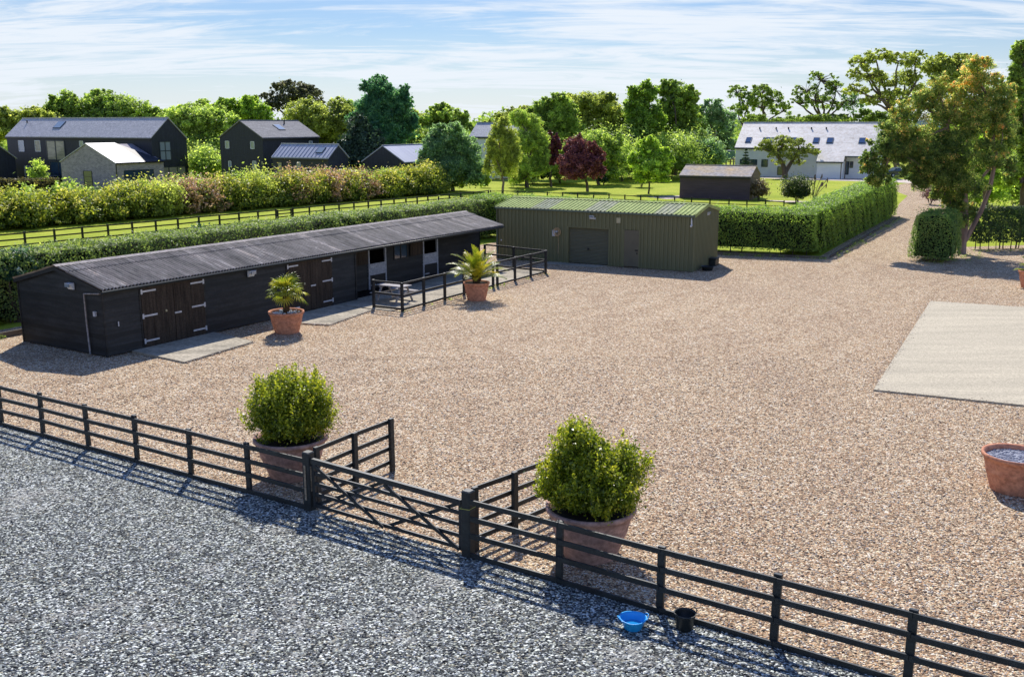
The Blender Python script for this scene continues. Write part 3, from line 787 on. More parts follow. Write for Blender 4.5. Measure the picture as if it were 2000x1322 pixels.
# purlins under the open canopy and its posts
cn = MB()
for y in (0.25, 0.8, 1.35): cn.box(S0, SL - 0.05, y, y + 0.06, roof_z(y) - 0.16, roof_z(y) - 0.05)
for s in (S0 + 0.03, 26.0): cn.box(s - 0.05, s + 0.05, 0.14, ry, ZE - 0.20, ZE - 0.08)
cn.build('canopy_beam', M['black_wood'], stable)
# double doors
def strap(mb, s, z, sign, ln=0.62):
    mb.box(min(s, s + sign * ln), max(s, s + sign * ln), -0.045, -0.033, z - 0.03, z + 0.03)
    mb.box(s - 0.03 * (sign < 0) - 0.01, s + 0.03 * (sign > 0) + 0.01, -0.05, -0.034, z - 0.09, z + 0.09)
def stable_door(a, b, name):
    dr = bpy.data.objects
    mid = (a + b) / 2
    for (x0, x1, sign, hs) in ((a + 0.04, mid - 0.01, 1, a + 0.05), (mid + 0.01, b - 0.04, -1, b - 0.05)):
        m = MB(); n = 9; w = (x1 - x0) / n
        for k in range(n): m.box(x0 + k * w + 0.003, x0 + (k + 1) * w - 0.003, F0 - 0.012, F0 + 0.03, 0.08, DZ)
        for q in (0.2, 1.17, 2.08): m.box(x0 + 0.02, x1 - 0.02, F0 + 0.03, F0 + 0.06, q, q + 0.14)
        leaf = m.build('door', M['door_brown'], stable)
        for q in (0.30, 1.22, 2.12):
            z = q; h = MB()
            h.box(min(hs, hs + sign * 0.62), max(hs, hs + sign * 0.62), F0 - 0.030, F0 - 0.016, z - 0.032, z + 0.032)
            h.box(hs - 0.035, hs + 0.035, F0 - 0.034, F0 - 0.018, z - 0.09, z + 0.09)
            h.build('strap_hinge', M['galv'], leaf)
        if sign < 0:
            MB().box(x0 - 0.02, x0 + 0.28, F0 - 0.04, F0 - 0.014, 1.10, 1.16).build('bolt', M['galv'], leaf)
        else:
            MB().box(x1 - 0.42, x1 - 0.36, F0 - 0.05, F0 - 0.014, 1.24, 1.32).build('padlock', M['tan_board'], leaf)
stable_door(*d1, 'a'); stable_door(*d2, 'b')
# stall doors: white framed half doors, tops swung open
for a, b in st_doors:
    fr = MB()
    for s in (a, b): fr.box(s - 0.045, s + 0.045, ry - 0.03, ry + 0.06, 0.02, 2.30)
    f_ = fr.build('door_frame', M['white_wood'], stable)
    lo = MB(); lo.box(a + 0.05, b - 0.05, ry - 0.012, ry + 0.03, 0.06, 1.28)
    lo_ = lo.build('stall_door', M['black_wood'], stable)
    MB().box(a + 0.05, b - 0.05, ry - 0.034, ry - 0.014, 0.72, 1.29).build('kick_plate', M['white_wood'], lo_)
    for q in (0.2, 1.12): MB().box(a + 0.1, a + 0.45, ry - 0.05, ry - 0.036, q, q + 0.05).build('bolt', M['galv'], lo_)
    tp = MB(); 
    for k in range(6): tp.box(a - 1.16 + k * 0.18, a - 1.16 + k * 0.18 + 0.172, ry - 0.05, ry - 0.02, 1.32, 2.26)
    tp.build('top_door', M['door_brown'], stable)
wf = MB()
for x in (win[0], (win[0] + win[1]) / 2, win[1]): wf.box(x - 0.03, x + 0.03, ry - 0.01, ry + 0.05, 1.25, 2.15)
for q in (1.25, 2.09): wf.box(win[0] + 0.03, win[1] - 0.03, ry - 0.008, ry + 0.048, q, q + 0.06)
w_ = wf.build('window', M['black_wood'], stable)
MB().box(win[0] + 0.02, win[1] - 0.02, ry + 0.02, ry + 0.03, 1.28, 2.10).build('pane', M['glass'], w_)
# lights, pipe and box
def flood(parent, x, y, z, s=1.0, face=-1, m='white_metal', axis='y'):
    mb = MB(); w, h = 0.16 * s, 0.13 * s
    if axis == 'y': mb.hexa([(x - w, y + face * 0.05, z - h), (x + w, y + face * 0.05, z - h), (x + w, y, z - h), (x - w, y, z - h), (x - w, y + face * 0.22 * s, z + h), (x + w, y + face * 0.22 * s, z + h), (x + w, y, z + h), (x - w, y, z + h)])
    else: mb.hexa([(x + face * 0.05, y - w, z - h), (x + face * 0.05, y + w, z - h), (x, y + w, z - h), (x, y - w, z - h), (x + face * 0.22 * s, y - w, z + h), (x + face * 0.22 * s, y + w, z + h), (x, y + w, z + h), (x, y - w, z + h)])
    a = mb.build('floodlight', M[m], parent)
    g = MB()
    if axis == 'y': g.box(x - w * 0.8, x + w * 0.8, y + face * 0.19 * s, y + face * 0.235 * s, z - h * 0.1, z + h * 0.8)
    else: g.box(x + min(face * 0.19, face * 0.235) * s, x + max(face * 0.19, face * 0.235) * s, y - w * 0.8, y + w * 0.8, z - h * 0.1, z + h * 0.8)
    g.build('lens', M['glass_pale'], a)
    return a
flood(stable, 6.95, F0 - 0.02, 2.12, 0.95)
flood(stable, G0 - 0.01, 1.75, 2.42, 0.9, axis='x')
pp = MB(); pp.tube([(G0 - 0.05, 0.15, ZE - 0.15), (G0 - 0.05, 1.05, ZE - 0.22), (G0 - 0.05, 1.05, 1.2), (G0 - 0.05, 1.0, 0.05)], [0.03] * 4, 8)
pp.build('downpipe', M['ridge'], stable, smooth=True)
MB().box(G0 - 0.07, G0 + 0.0, 0.50, 0.62, 1.45, 1.62).build('meter_box', M['galv'], stable)
MB().box(0.62, 0.66, F0 - 0.04, F0 - 0.02, 1.05, 1.22).build('hook', M['galv'], stable)

# concrete aprons beside the stable
def local_poly(name, fr, pts, z0, z1, m):
    n = len(pts); mb = MB()
    w = [fr.w(a, d, z0) for a, d in pts] + [fr.w(a, d, z1) for a, d in pts]
    mb.add(w, [tuple(range(n, 2 * n)), tuple(reversed(range(n)))] + [(i, (i + 1) % n, (i + 1) % n + n, i + n) for i in range(n)])
    return mb.build(name, m, kind='structure')
local_poly('concrete_apron', ST, [(0.95, -2.85), (4.5, -2.45), (4.9, 0.1), (1.1, 0.1)], 0, 0.07, M['concrete'])
local_poly('concrete_apron', ST, [(8.1, -1.6), (8.4, -2.72), (11.9, -2.1), (12.0, 0.1), (8.1, 0.1)], 0, 0.05, M['concrete'])
local_poly('concrete_apron', ST, [(12.1, -2.95), (25.9, -2.95), (26.4, 1.5), (12.1, 0.1)], 0, 0.045, M['concrete'])
local_poly('kerb', ST, [(-7, 6.35), (1, 6.35), (1, 6.45), (-7, 6.45)], 0, 0.22, M['kerb'])

# ------------------------------------------------------------------ fences
def rail_fence(name, label, pts, rails, post_h, post=(0.13, 0.075), rail=(0.038, 0.095), side=-1, m='fence_wood', group=None, every=1, posts=None, big=(), jitter=0.016, cat='fence', clip=0.0):
    """pts: post positions; boards nailed on one side of the posts"""
    o = thing(name, label, cat, (pts[0][0], pts[0][1], 0), 0, group)
    ox, oy = pts[0]
    rng = random.Random(len(pts) * 7 + int(abs(ox) * 10))
    for i, (x, y) in enumerate(pts):
        j = max(0, min(i, len(pts) - 2)); dx, dy = pts[j + 1][0] - pts[j][0], pts[j + 1][1] - pts[j][1]
        a = math.atan2(dy, dx)
        w, d = (0.20, 0.20) if i in big else post
        h = post_h + (0.13 if i in big else rng.uniform(-0.01, 0.025))
        mb = MB(); mb.bevel_box(-w / 2, w / 2, -d / 2, d / 2, -0.2, h, 0.022 if i in big else 0.008)
        p = mb.build('post', M[m], o); p.location = (x - ox, y - oy, 0); p.rotation_euler = (rng.uniform(-.01, .01), rng.uniform(-.01, .01), a)
    for i in range(0, len(pts) - 1, every):
        j = min(i + every, len(pts) - 1)
        a, b = Vector((*pts[i], 0)), Vector((*pts[j], 0)); d = (b - a).normalized(); nrm = Vector((d.y, -d.x, 0)) * (-side)
        off = nrm * (post[1] / 2 + rail[0] / 2 + 0.001)
        for zr_ in rails:
            g = 0.004
            z0 = zr_ + rng.uniform(-jitter, jitter); z1 = zr_ + rng.uniform(-jitter, jitter)
            mb = MB(); mb.bar(a + off + d * g + Vector((-ox, -oy, z0)), b + off - d * g + Vector((-ox, -oy, z1)), rail[0], rail[1])
            mb.build('rail', M[m], o)
    return o
dL = Vector((GL[0] - FL[0], GL[1] - FL[1])); uL = dL.normalized()
ptsL = [(GL[0] - uL.x * s, GL[1] - uL.y * s) for s in (26.1, 24.2, 22.3, 20.4, 18.5, 16.6, 14.8, 13.1, 11.35, 9.46, 7.54, 5.65, 3.72, 1.81, 0.0)]
ptsL = ptsL[4:]
rail_fence('post_and_rail_fence', 'dark four rail fence running from the left edge to the gate', ptsL, (1.10, 0.77, 0.44, 0.06), 1.17, side=-1, big=(len(ptsL) - 1,), group=None)
dR = Vector((FR[0] - GR[0], FR[1] - GR[1])); uR = dR.normalized()
ptsR = [(GR[0] + uR.x * s, GR[1] + uR.y * s) for s in (0.0, 2.0, 3.97, 5.92, 7.92, 9.9, 11.9)]
rail_fence('post_and_rail_fence', 'dark four rail fence running from the gate to the lower right corner', ptsR, (1.12, 0.80, 0.46, 0.06), 1.19, side=-1, big=(0,))
rail_fence('wing_fence', 'short dark fence wing beside the big bush left of the gate', [(-4.16, 19.72), (-3.52, 20.78), (-2.83, 21.86)], (1.22, 0.88, 0.55, 0.2), 1.30, side=1, big=(), post=(0.13, 0.09))
rail_fence('wing_fence', 'short dark fence wing partly behind the big bush right of the gate', [(-0.70, 17.45), (0.06, 18.28), (0.86, 19.15)], (1.22, 0.88, 0.55, 0.2), 1.30, side=1, post=(0.13, 0.09))
# yellow twine round the right gate post
t = MB(); pr = [(GR[0] + 0.108 * sx, GR[1] + 0.108 * sy, 0.98 + 0.01 * sx) for sx, sy in ((-1, -1), (1, -1), (1, 1), (-1, 1), (-1, -1))]
a0 = math.atan2(uR.y, uR.x)
pr = [(GR[0] + 0.112 * (sx * math.cos(a0) - sy * math.sin(a0)), GR[1] + 0.112 * (sx * math.sin(a0) + sy * math.cos(a0)), 0.98 + 0.01 * sx) for sx, sy in ((-1, -1), (1, -1), (1, 1), (-1, 1), (-1, -1))]
t.tube(pr, [0.007] * 5, 5); t.build('twine', M['yellow'], label='loop of yellow green twine tied round the right gate post', cat='twine')
# the gate
gd = Vector((GR[0] - GL[0], GR[1] - GL[1])); glen = gd.length; ga = math.atan2(gd.y, gd.x)
gate = thing('field_gate', 'dark five bar field gate with crossed braces between two thick posts', 'gate', (GL[0], GL[1], 0), ga)
g0, g1 = 0.13, glen - 0.13
MB().bar((g0, -0.02, 1.13), (g1, -0.02, 1.06), 0.075, 0.11).build('top_rail', M['gate_wood'], gate)
for zq in (0.85, 0.62, 0.39, 0.14): MB().bar((g0, 0, zq), (g1, 0, zq - 0.02), 0.035, 0.075).build('rail', M['gate_wood'], gate)
for s in (g0 + 0.035, g1 - 0.035): MB().box(s - 0.035, s + 0.035, -0.03, 0.03, 0.08, 1.06).build('stile', M['gate_wood'], gate)
mid_ = (g0 + g1) / 2
for a, b in (((g0 + 0.05, -0.04, 1.06), (mid_, -0.04, 0.10)), ((mid_ + 0.05, -0.04, 1.02), (g1 - 0.05, -0.04, 0.10)), ((g0 + 0.07, 0.04, 0.15), (mid_ - 0.05, 0.04, 1.02)), ((mid_ + 0.06, 0.04, 0.12), (g1 - 0.1, 0.04, 1.0))):
    MB().bar(a, b, 0.03, 0.07).build('brace', M['gate_wood'], gate)
mb = MB(); mb.box(0.10, 0.115, -0.05, 0.05, 0.45, 1.0); mb.build('hinge_plate', M['old_wood'], gate)
MB().box(-0.02, 0.03, -0.115, -0.103, 0.25, 1.02).build('worn_strip', M['old_wood'], gate)

# rail fence round the stall yard
yard_fence_pts = [(12.42, -1.75), (12.42, -3.35), (14.1, -3.28), (15.78, -3.24), (17.4, -3.22), (18.8, -3.2), (20.05, -3.18)]
rail_fence('yard_fence', 'black two rail fence with bottom board beside the picnic table', [ST.w(a, d)[:2] for a, d in yard_fence_pts], (1.24, 0.72, 0.12), 1.28, post=(0.11, 0.11), rail=(0.04, 0.09), m='black_wood')
yard_fence_pts = [(20.45, -3.18), (22.2, -3.16), (23.85, -3.14), (25.5, -3.12), (25.75, -0.9), (26.0, 1.2)]
rail_fence('yard_fence', 'black two rail fence turning the corner near the green shed', [ST.w(a, d)[:2] for a, d in yard_fence_pts], (1.24, 0.72, 0.12), 1.28, post=(0.11, 0.11), rail=(0.04, 0.09), m='black_wood')

# paddock fence in the background
def along(a, b, pxs):
    res = []
    for px in pxs:
        u = (px - 1000) / F
        # point on the line a-b seen in column px (ground)
        x0, y0 = a; dx, dy = b[0] - a[0], b[1] - a[1]
        k = (u * (y0 * CP + H * SP) - x0) / (dx - u * dy * CP)
        res.append((x0 + dx * k, y0 + dy * k))
    return res
PA, PB = (-31.4, 63.6), (-2.3, 104.6)
p1 = along(PA, PB, [-60, -4, 51, 109, 163, 213, 260, 306, 349, 390, 430, 468, 505, 540])
p2 = along(PA, PB, [573, 605, 634, 663, 692, 720, 745, 770, 793, 815, 836, 857, 878, 900, 925, 954])
rail_fence('paddock_fence', 'dark three rail paddock fence across the strip of grass, left of its small gate', p1, (1.15, 0.78, 0.40), 1.22, post=(0.12, 0.12), m='far_fence', every=1)
rail_fence('paddock_fence', 'dark three rail paddock fence from its small gate to the weeping tree', p2, (1.15, 0.78, 0.40), 1.22, post=(0.12, 0.12), m='far_fence', every=1)
PG = thing('paddock_gate', 'small dark gate set in the far paddock fence', 'gate', (p1[-1][0], p1[-1][1], 0), math.atan2(p2[0][1] - p1[-1][1], p2[0][0] - p1[-1][0]))
gl = math.dist(p1[-1], p2[0])
for zq in (1.05, 0.8, 0.55, 0.3): MB().box(0.15, gl - 0.15, -0.02, 0.02, zq - 0.045, zq + 0.045).build('rail', M['far_fence'], PG)
for s in (0.2, gl - 0.2): MB().box(s - 0.06, s + 0.06, -0.035, 0.035, 0.1, 1.15).build('stile', M['far_fence'], PG)
PC, PD = (0.55, 104.0), (15.9, 95.2)
p3 = [PB] + along(PC, PD, [982, 1011, 1039, 1069, 1099, 1128, 1159, 1189, 1220, 1251, 1284, 1317, 1350, 1386, 1423, 1458, 1494, 1530])
rail_fence('garden_fence', 'thin dark fence crossing the garden lawn behind the green shed', p3, (1.1, 0.7), 1.2, post=(0.11, 0.11), rail=(0.03, 0.07), m='far_fence', every=1)

# ------------------------------------------------------------------ hedges
def hedge(label, path, width, h0, h1, leafm, leaf, dens, z0=0.15, core=True, lump=0.07, stems=0, group=None, name='hedge', slant=0.0, holes=0.0, seed=1, ends=True, round_=0.25):
    """clipped hedge: leaves over the sides, ends and top of a thick wall of twigs"""
    rng = np.random.default_rng(seed)
    P, N, V = [], [], []
    o = thing(name, label, 'hedge', (path[0][0], path[0][1], 0), 0, group)
    ox, oy = path[0]
    tot = sum(math.dist(path[i], path[i + 1]) for i in range(len(path) - 1)); acc = 0
    cm = MB(); sm_ = MB()
    for i in range(len(path) - 1):
        a = np.array(path[i]); b = np.array(path[i + 1]); ln = np.linalg.norm(b - a); d = (b - a) / ln; nr = np.array([-d[1], d[0]])
        ha = h0 + (h1 - h0) * acc / tot; hb = h0 + (h1 - h0) * (acc + ln) / tot; acc += ln
        def emit(n, s, w, z, nn):
            # s along, w across (-1..1), z; nn outward normal (across, along, up)
            x = a[0] + d[0] * s + nr[0] * w * width / 2 - ox; y = a[1] + d[1] * s + nr[1] * w * width / 2 - oy
            wob = lump * (np.sin(s * 1.7 + z * 2.1 + i) * np.sin(s * 0.63 + w * 2 + seed) + 0.6 * np.sin(s * 4.1 + z * 3.7 + seed)) + rng.normal(0, 0.045, n)
            nv = np.stack([nr[0] * nn[:, 0] + d[0] * nn[:, 1], nr[1] * nn[:, 0] + d[1] * nn[:, 1], nn[:, 2]], 1)
            p = np.stack([x, y, z], 1) + nv * wob[:, None]
            tone = 0.10 * np.sin(s * 0.9 + seed) * np.sin(z * 2.0 + s * 2.3) + 0.10 * np.sin(s * 3.1 + w * 5 + z * 4)
            keep = np.ones(n, bool)
            if holes: keep = (np.sin(s * 3.3 + z * 1.1 + seed) * np.sin(z * 4.7 + s * 1.9) + rng.normal(0, 0.35, n)) < (1.0 - holes * 1.6)
            P.append(p[keep]); N.append(nv[keep]); V.append((0.42 + tone + rng.normal(0, 0.2, n))[keep])
        hm = (ha + hb) / 2
        for sgn in (-1, 1):
            n = int(ln * hm * dens); s = rng.uniform(0, ln, n); t = rng.uniform(0, 1, n) ** 0.95
            hh = ha + (hb - ha) * s / ln; z = z0 + (hh - z0) * t
            inset = np.clip((t - (1 - round_)) / round_, 0, 1) ** 2 * (0.22 if round_ < 0.4 else 0.45)
            nn = np.stack([np.full(n, float(sgn)), np.zeros(n), 0.15 + inset * 2], 1); nn /= np.linalg.norm(nn, axis=1)[:, None]
            emit(n, s, sgn * (1 - inset), z, nn)
        n = int(ln * width * dens * 1.1); s = rng.uniform(0, ln, n); w = rng.uniform(-0.9, 0.9, n)
        z = ha + (hb - ha) * s / ln + slant * w - (0.12 if round_ < 0.4 else 0.5) * w * w
        emit(n, s, w, z, np.stack([w * 0.3, np.zeros(n), np.ones(n)], 1))
        n = int(ln * width * dens * 0.12); s = rng.uniform(0, ln, n); w = rng.uniform(-0.9, 0.9, n)      # loose shoots above the clip line
        emit(n, s, w, ha + (hb - ha) * s / ln + slant * w + np.abs(rng.normal(0, 0.09, n)), np.stack([w * 0.2, np.zeros(n), np.ones(n)], 1))
        if ends and i in (0, len(path) - 2):
            for e in ((0,) if i == 0 else ()) + ((1,) if i == len(path) - 2 else ()):
                n = int(width * hm * dens); w = rng.uniform(-0.95, 0.95, n); t = rng.uniform(0, 1, n); z = z0 + ((ha, hb)[e] - z0) * t
                emit(n, np.full(n, ln * e), w * (1 - 0.2 * t ** 4), z, np.stack([w * 0.2, np.full(n, -1.0 if e == 0 else 1.0), np.full(n, 0.15)], 1))
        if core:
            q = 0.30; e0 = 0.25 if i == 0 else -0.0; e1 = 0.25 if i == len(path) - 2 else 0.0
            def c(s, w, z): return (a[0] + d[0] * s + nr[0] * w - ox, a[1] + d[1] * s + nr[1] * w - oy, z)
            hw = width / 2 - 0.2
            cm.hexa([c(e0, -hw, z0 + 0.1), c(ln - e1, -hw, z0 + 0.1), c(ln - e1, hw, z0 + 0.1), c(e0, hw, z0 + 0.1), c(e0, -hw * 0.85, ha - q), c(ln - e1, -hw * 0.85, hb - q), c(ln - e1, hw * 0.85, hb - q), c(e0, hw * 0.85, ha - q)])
        for k in range(int(ln * stems)):
            s = (k + rng.uniform(0.2, 0.8)) / stems; w = rng.uniform(-0.5, 0.5)
            x = a[0] + d[0] * s + nr[0] * w * width / 2 - ox; y = a[1] + d[1] * s + nr[1] * w * width / 2 - oy
            r = rng.uniform(0.025, 0.05)
            sm_.tube([(x, y, -0.05), (x + rng.normal(0, .04), y + rng.normal(0, .04), 0.7), (x + rng.normal(0, .1), y + rng.normal(0, .1), min(ha, 2.0) * 0.85)], [r, r * 0.8, r * 0.3], 5)
    if sm_.v: sm_.build('stems', M['bark'], o)
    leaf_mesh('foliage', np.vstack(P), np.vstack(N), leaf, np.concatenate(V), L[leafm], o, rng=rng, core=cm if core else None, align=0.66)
    return o
hedge('long clipped green hedge directly behind the black stable block', [(-28.3, 28.9), (-21.6, 39.9), (-11.5, 56.4), (-1.9, 72.0)], 2.5, 2.8, 2.75, 'hedge_old', 0.115, 230, seed=3, lump=0.10)
hedge('dark clipped hedge running behind the green steel shed to the drive corner', [(-2.6, 71.9), (5.6, 67.3), (13.0, 63.0), (19.0, 60.9)], 2.4, 3.0, 2.75, 'hedge', 0.10, 260, seed=5, z0=0.35, stems=1.3, slant=0.12)
hedge('tall clipped hedge lining the left side of the gravel drive', [(18.2, 61.6), (26.0, 75.3), (33.2, 88.2)], 2.6, 2.75, 3.3, 'hedge', 0.125, 200, seed=8, z0=0.12)
local_poly('kerb', Frame(13.2, 61.0, -18.5), [(-0.5, 0), (6.2, 0), (6.2, 0.08), (-0.5, 0.08)], 0, 0.16, M['kerb'])
local_poly('kerb', Frame(19.6, 59.6, 61.2), [(0, 0), (30, 0), (30, 0.08), (0, 0.08)], 0, 0.16, M['kerb'])
hedge('rounded clipped hedge block standing alone beside the drive under the bronze tree', [(24.75, 57.5), (26.6, 60.3)], 2.3, 2.85, 2.95, 'box', 0.10, 330, seed=11, z0=0.22, lump=0.07, stems=0.6, round_=0.5)
hedge('shade-darkened see-through beech hedge right of the forked trunk', [(30.2, 63.6), (36, 64.6), (46, 66.2)], 1.1, 2.7, 2.7, 'beech', 0.13, 330, seed=13, z0=0.5, core=False, stems=2.4, holes=0.12, lump=0.1)

# shrubs with pale leaves or flowers leaning through the long hedge
def bush(name, label, x, y, z, rx, rz, leafm, n, leaf, seed, group=None, clump=0.3, cat='shrub', ry=None, stems=True):
    rng = np.random.default_rng(seed)
    t = thing(name, label, cat, (x, y, 0), 0, group)
    lob = [(0, 0, z, rx, ry or rx, rz)]
    for k in range(5):
        an = k * 1.256 + rng.uniform(-.4, .4)
        lob.append((math.cos(an) * rx * 0.5, math.sin(an) * rx * 0.5, z + rng.uniform(-0.35, 0.4) * rz, rx * rng.uniform(.42, .62), rx * 0.55, rz * rng.uniform(.45, .65)))
    if name == 'mixed_shrub': lob += [(math.cos(q) * rx * 0.55, math.sin(q) * rx * 0.55, 0.55, rx * 0.55, rx * 0.5, 0.7) for q in (0.4, 1.7, 2.9, 4.1, 5.4)]
    P, N, V, C, SZ = crown_points(lob, int(n * 1.6), rng, clump * 1.3, 0.3, 1.0, 36, 0.0, 0.3)
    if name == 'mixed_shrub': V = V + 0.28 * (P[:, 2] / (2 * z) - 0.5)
    ok = P[:, 2] > 0.04
    if stems:
        mb = MB()
        for k in range(7):
            c = C[rng.integers(0, len(C))]; mb.tube([(rng.normal(0, .08), rng.normal(0, .08), -0.05), (c[0] * .5, c[1] * .5, c[2] * .6), tuple(c)], [0.035, 0.025, 0.01], 5)
        mb.build('stems', M['bark'], t)
    leaf_mesh('foliage', P[ok], N[ok], leaf, V[ok], L[leafm], t, rng=rng, SZ=SZ[ok])
    return t
for i, (px, py, Y, r) in enumerate([(35, 503, 40.3, 0.75), (20, 535, 39.6, 0.6), (60, 522, 40.6, 0.6)]):
    x, y, z, _ = at(px, py, Y)
    bush('flowering_shrub', ['white flowering spray above the far left corner of the stable', 'low white flowering spray at the left edge of the photo', 'middle white flowering spray beside the stable gable'][i], x, y, z, r, r * 0.7, 'white', 420, 0.13, 31 + i)
for i, (px, py, Y) in enumerate([(405, 458, 51.5), (648, 428, 60.0)]):
    x, y, z, _ = at(px, py, Y)
    bush('flowering_shrub', ['pale flowering shrub rising from the hedge behind the stable roof middle', 'second pale flowering shrub further along the hedge towards the shed'][i], x, y, z - 0.35, 1.3, 0.8, 'white', 1300, 0.15, 41 + i)

# long row of mixed shrubs beyond the paddock fence
rs = np.random.default_rng(5)
SA, SB = (-46.0, 69.0), (-9.6, 117.5)
ns = 27
ORD = 'first second third fourth fifth sixth seventh eighth ninth tenth eleventh twelfth thirteenth fourteenth fifteenth sixteenth seventeenth eighteenth nineteenth twentieth twenty-first twenty-second twenty-third twenty-fourth twenty-fifth twenty-sixth twenty-seventh'.split()
for i in range(ns):
    k = i / (ns - 1)
    x = SA[0] + (SB[0] - SA[0]) * k + rs.normal(0, 0.3); y = SA[1] + (SB[1] - SA[1]) * k + rs.normal(0, 0.4)
    pink = i in (11, 12, 17, 19, 21); h = 1.95 + rs.uniform(-0.2, 0.25)
    if i in (9, 10, 11): h *= 1.08
    kind = 'pink' if pink else ('shrub' if rs.random() < 0.9 else 'olive')
    lab = {'pink': 'pink tipped shrub', 'shrub': 'yellow green shrub', 'white': 'white flowered shrub', 'olive': 'dull olive shrub'}[kind] + ', ' + ORD[i] + ' from the left in the long mixed row'
    if i < 9: h *= 0.86
    h *= 0.93
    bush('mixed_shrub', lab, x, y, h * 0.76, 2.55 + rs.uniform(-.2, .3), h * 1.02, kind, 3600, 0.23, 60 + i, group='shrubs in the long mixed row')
for i in range(12):             # a darker, looser second rank right behind
    k = i / 11
    x = -43.5 + 36 * k; y = 75 + 46 * k + rs.normal(0, 0.4)
    bush('laurel_shrub', 'darker shrub, ' + ORD[i] + ' from the left in the rear rank behind the mixed row', x, y, 1.55, 2.3, 1.75, 'mid', 1000, 0.3, 95 + i, group='rear rank shrubs')

# ------------------------------------------------------------------ green steel shed
GS = Frame(-1.014, 59.392, -28.05)
shed = thing('steel_shed', 'olive green steel shed with pale green ribbed roof and roller door', 'shed', (GS.x, GS.y, 0), GS.th)
GLn, GD, GE, GR_ = 12.5, 4.75, 3.15, 3.57
def ribbed(mb, x0, x1, z0, z1, y, out=-1, pitch=0.25, depth=0.05, axis='y', ztop=None):
    n = max(1, int(round((x1 - x0) / pitch))); w = (x1 - x0) / n; pr = []
    for k in range(n):
        a = x0 + k * w
        pr += [(a, 0), (a + w * 0.50, 0), (a + w * 0.58, depth), (a + w * 0.92, depth)]
    pr.append((x1, 0)); o = len(mb.v)
    for a, dp in pr:
        for z in (z0, z1 if ztop is None else ztop(a)):
            mb.v.append((a, y + out * dp, z) if axis == 'y' else (y + out * dp, a, z))
    for k in range(len(pr) - 1):
        q = o + 2 * k; mb.f.append((q, q + 2, q + 3, q + 1)); mb.m.append(0)
wall_y = 0.10
ro = (4.81, 7.44, 2.16); pd = (8.32, 9.29, 2.17)
mb = MB()
ribbed(mb, 0.08, ro[0], 0.03, 3.08, wall_y); ribbed(mb, ro[0], ro[1], ro[2], 3.08, wall_y); ribbed(mb, ro[1], pd[0], 0.03, 3.08, wall_y)
ribbed(mb, pd[0], pd[1], pd[2], 3.08, wall_y); ribbed(mb, pd[1], GLn - 0.08, 0.03, 3.08, wall_y)
mb.build('front_wall', M['shed_wall'], shed)
def gz(d): return GE - 0.04 + (GR_ - GE) * (1 - abs(d - GD / 2) / (GD / 2))
for s, out in ((GLn - 0.08, 1), (0.08, -1)):
    mb = MB(); ribbed(mb, wall_y, GD - 0.1, 0.03, 3, s, out, axis='x', ztop=gz); mb.build('end_wall', M['shed_wall'], shed)
mb = MB(); ribbed(mb, 0.08, GLn - 0.08, 0.03, 3.08, GD - 0.1, 1); mb.build('back_wall', M['shed_wall'], shed)
for s in (0.08, GLn - 0.08):
    for y in (wall_y, GD - 0.1): MB().box(s - 0.05, s + 0.05, y - 0.05, y + 0.05, 0.0, 3.1).build('corner_trim', M['shed_wall'], shed)
def ribroof(x0, x1, m, nm):
    mb = MB(); n = int(round((x1 - x0) / 0.25)); w = (x1 - x0) / n; pr = []
    for k in range(n):
        a = x0 + k * w; pr += [(a, 0.0), (a + w * 0.55, 0.0), (a + w * 0.68, 0.045), (a + w * 0.87, 0.045)]
    pr.append((x1, 0.0))
    for side in (0, 1):
        o = len(mb.v)
        for a, h in pr:
            for y, z in ((GD / 2, GR_), (0.0 if side == 0 else GD, GE)): mb.v.append((a, y, z + h))
        for k in range(len(pr) - 1): q = o + 2 * k; mb.f.append((q, q + 2, q + 3, q + 1)); mb.m.append(0)
    return mb.build(nm, m, shed)
for x0, x1, k in ((0, 2.4, 0), (2.4, 3.6, 1), (3.6, 5.9, 0), (5.9, 7.2, 1), (7.2, 10.1, 0), (10.1, 11.2, 1), (11.2, GLn, 0)):
    ribroof(x0, x1, M['roof_light' if k else 'shed_roof'], 'roof_light' if k else 'roof')
mb = MB(); mb.add([(0, GD / 2 - 0.14, GR_ + 0.03), (GLn, GD / 2 - 0.14, GR_ + 0.03), (GLn, GD / 2, GR_ + 0.075), (0, GD / 2, GR_ + 0.075), (GLn, GD / 2 + 0.14, GR_ + 0.03), (0, GD / 2 + 0.14, GR_ + 0.03)], [(0, 1, 2, 3), (3, 2, 4, 5)])
for s in (-0.03, GLn + 0.005):
    for y0, y1 in ((0, GD / 2), (GD, GD / 2)):
        mb.hexa([(s, y0, GE - 0.12), (s + 0.025, y0, GE - 0.12), (s + 0.025, y1, GR_ - 0.12), (s, y1, GR_ - 0.12), (s, y0, GE + 0.055), (s + 0.025, y0, GE + 0.055), (s + 0.025, y1, GR_ + 0.06), (s, y1, GR_ + 0.06)])
mb.build('flashing', M['shed_roof'], shed)
mb = MB(); mb.box(0, GLn, -0.07, 0.04, GE - 0.11, GE - 0.015); mb.build('gutter', M['shed_trim'], shed)
mb = MB(); mb.tube([(12.36, -0.02, GE - 0.1), (12.36, 0.04, GE - 0.3)], [0.035] * 2, 8); mb.tube([(0.12, -0.02, GE - 0.1), (0.12, 0.03, 0.1)], [0.035] * 2, 8)
mb.build('downpipe', M['shed_trim'], shed, smooth=True)
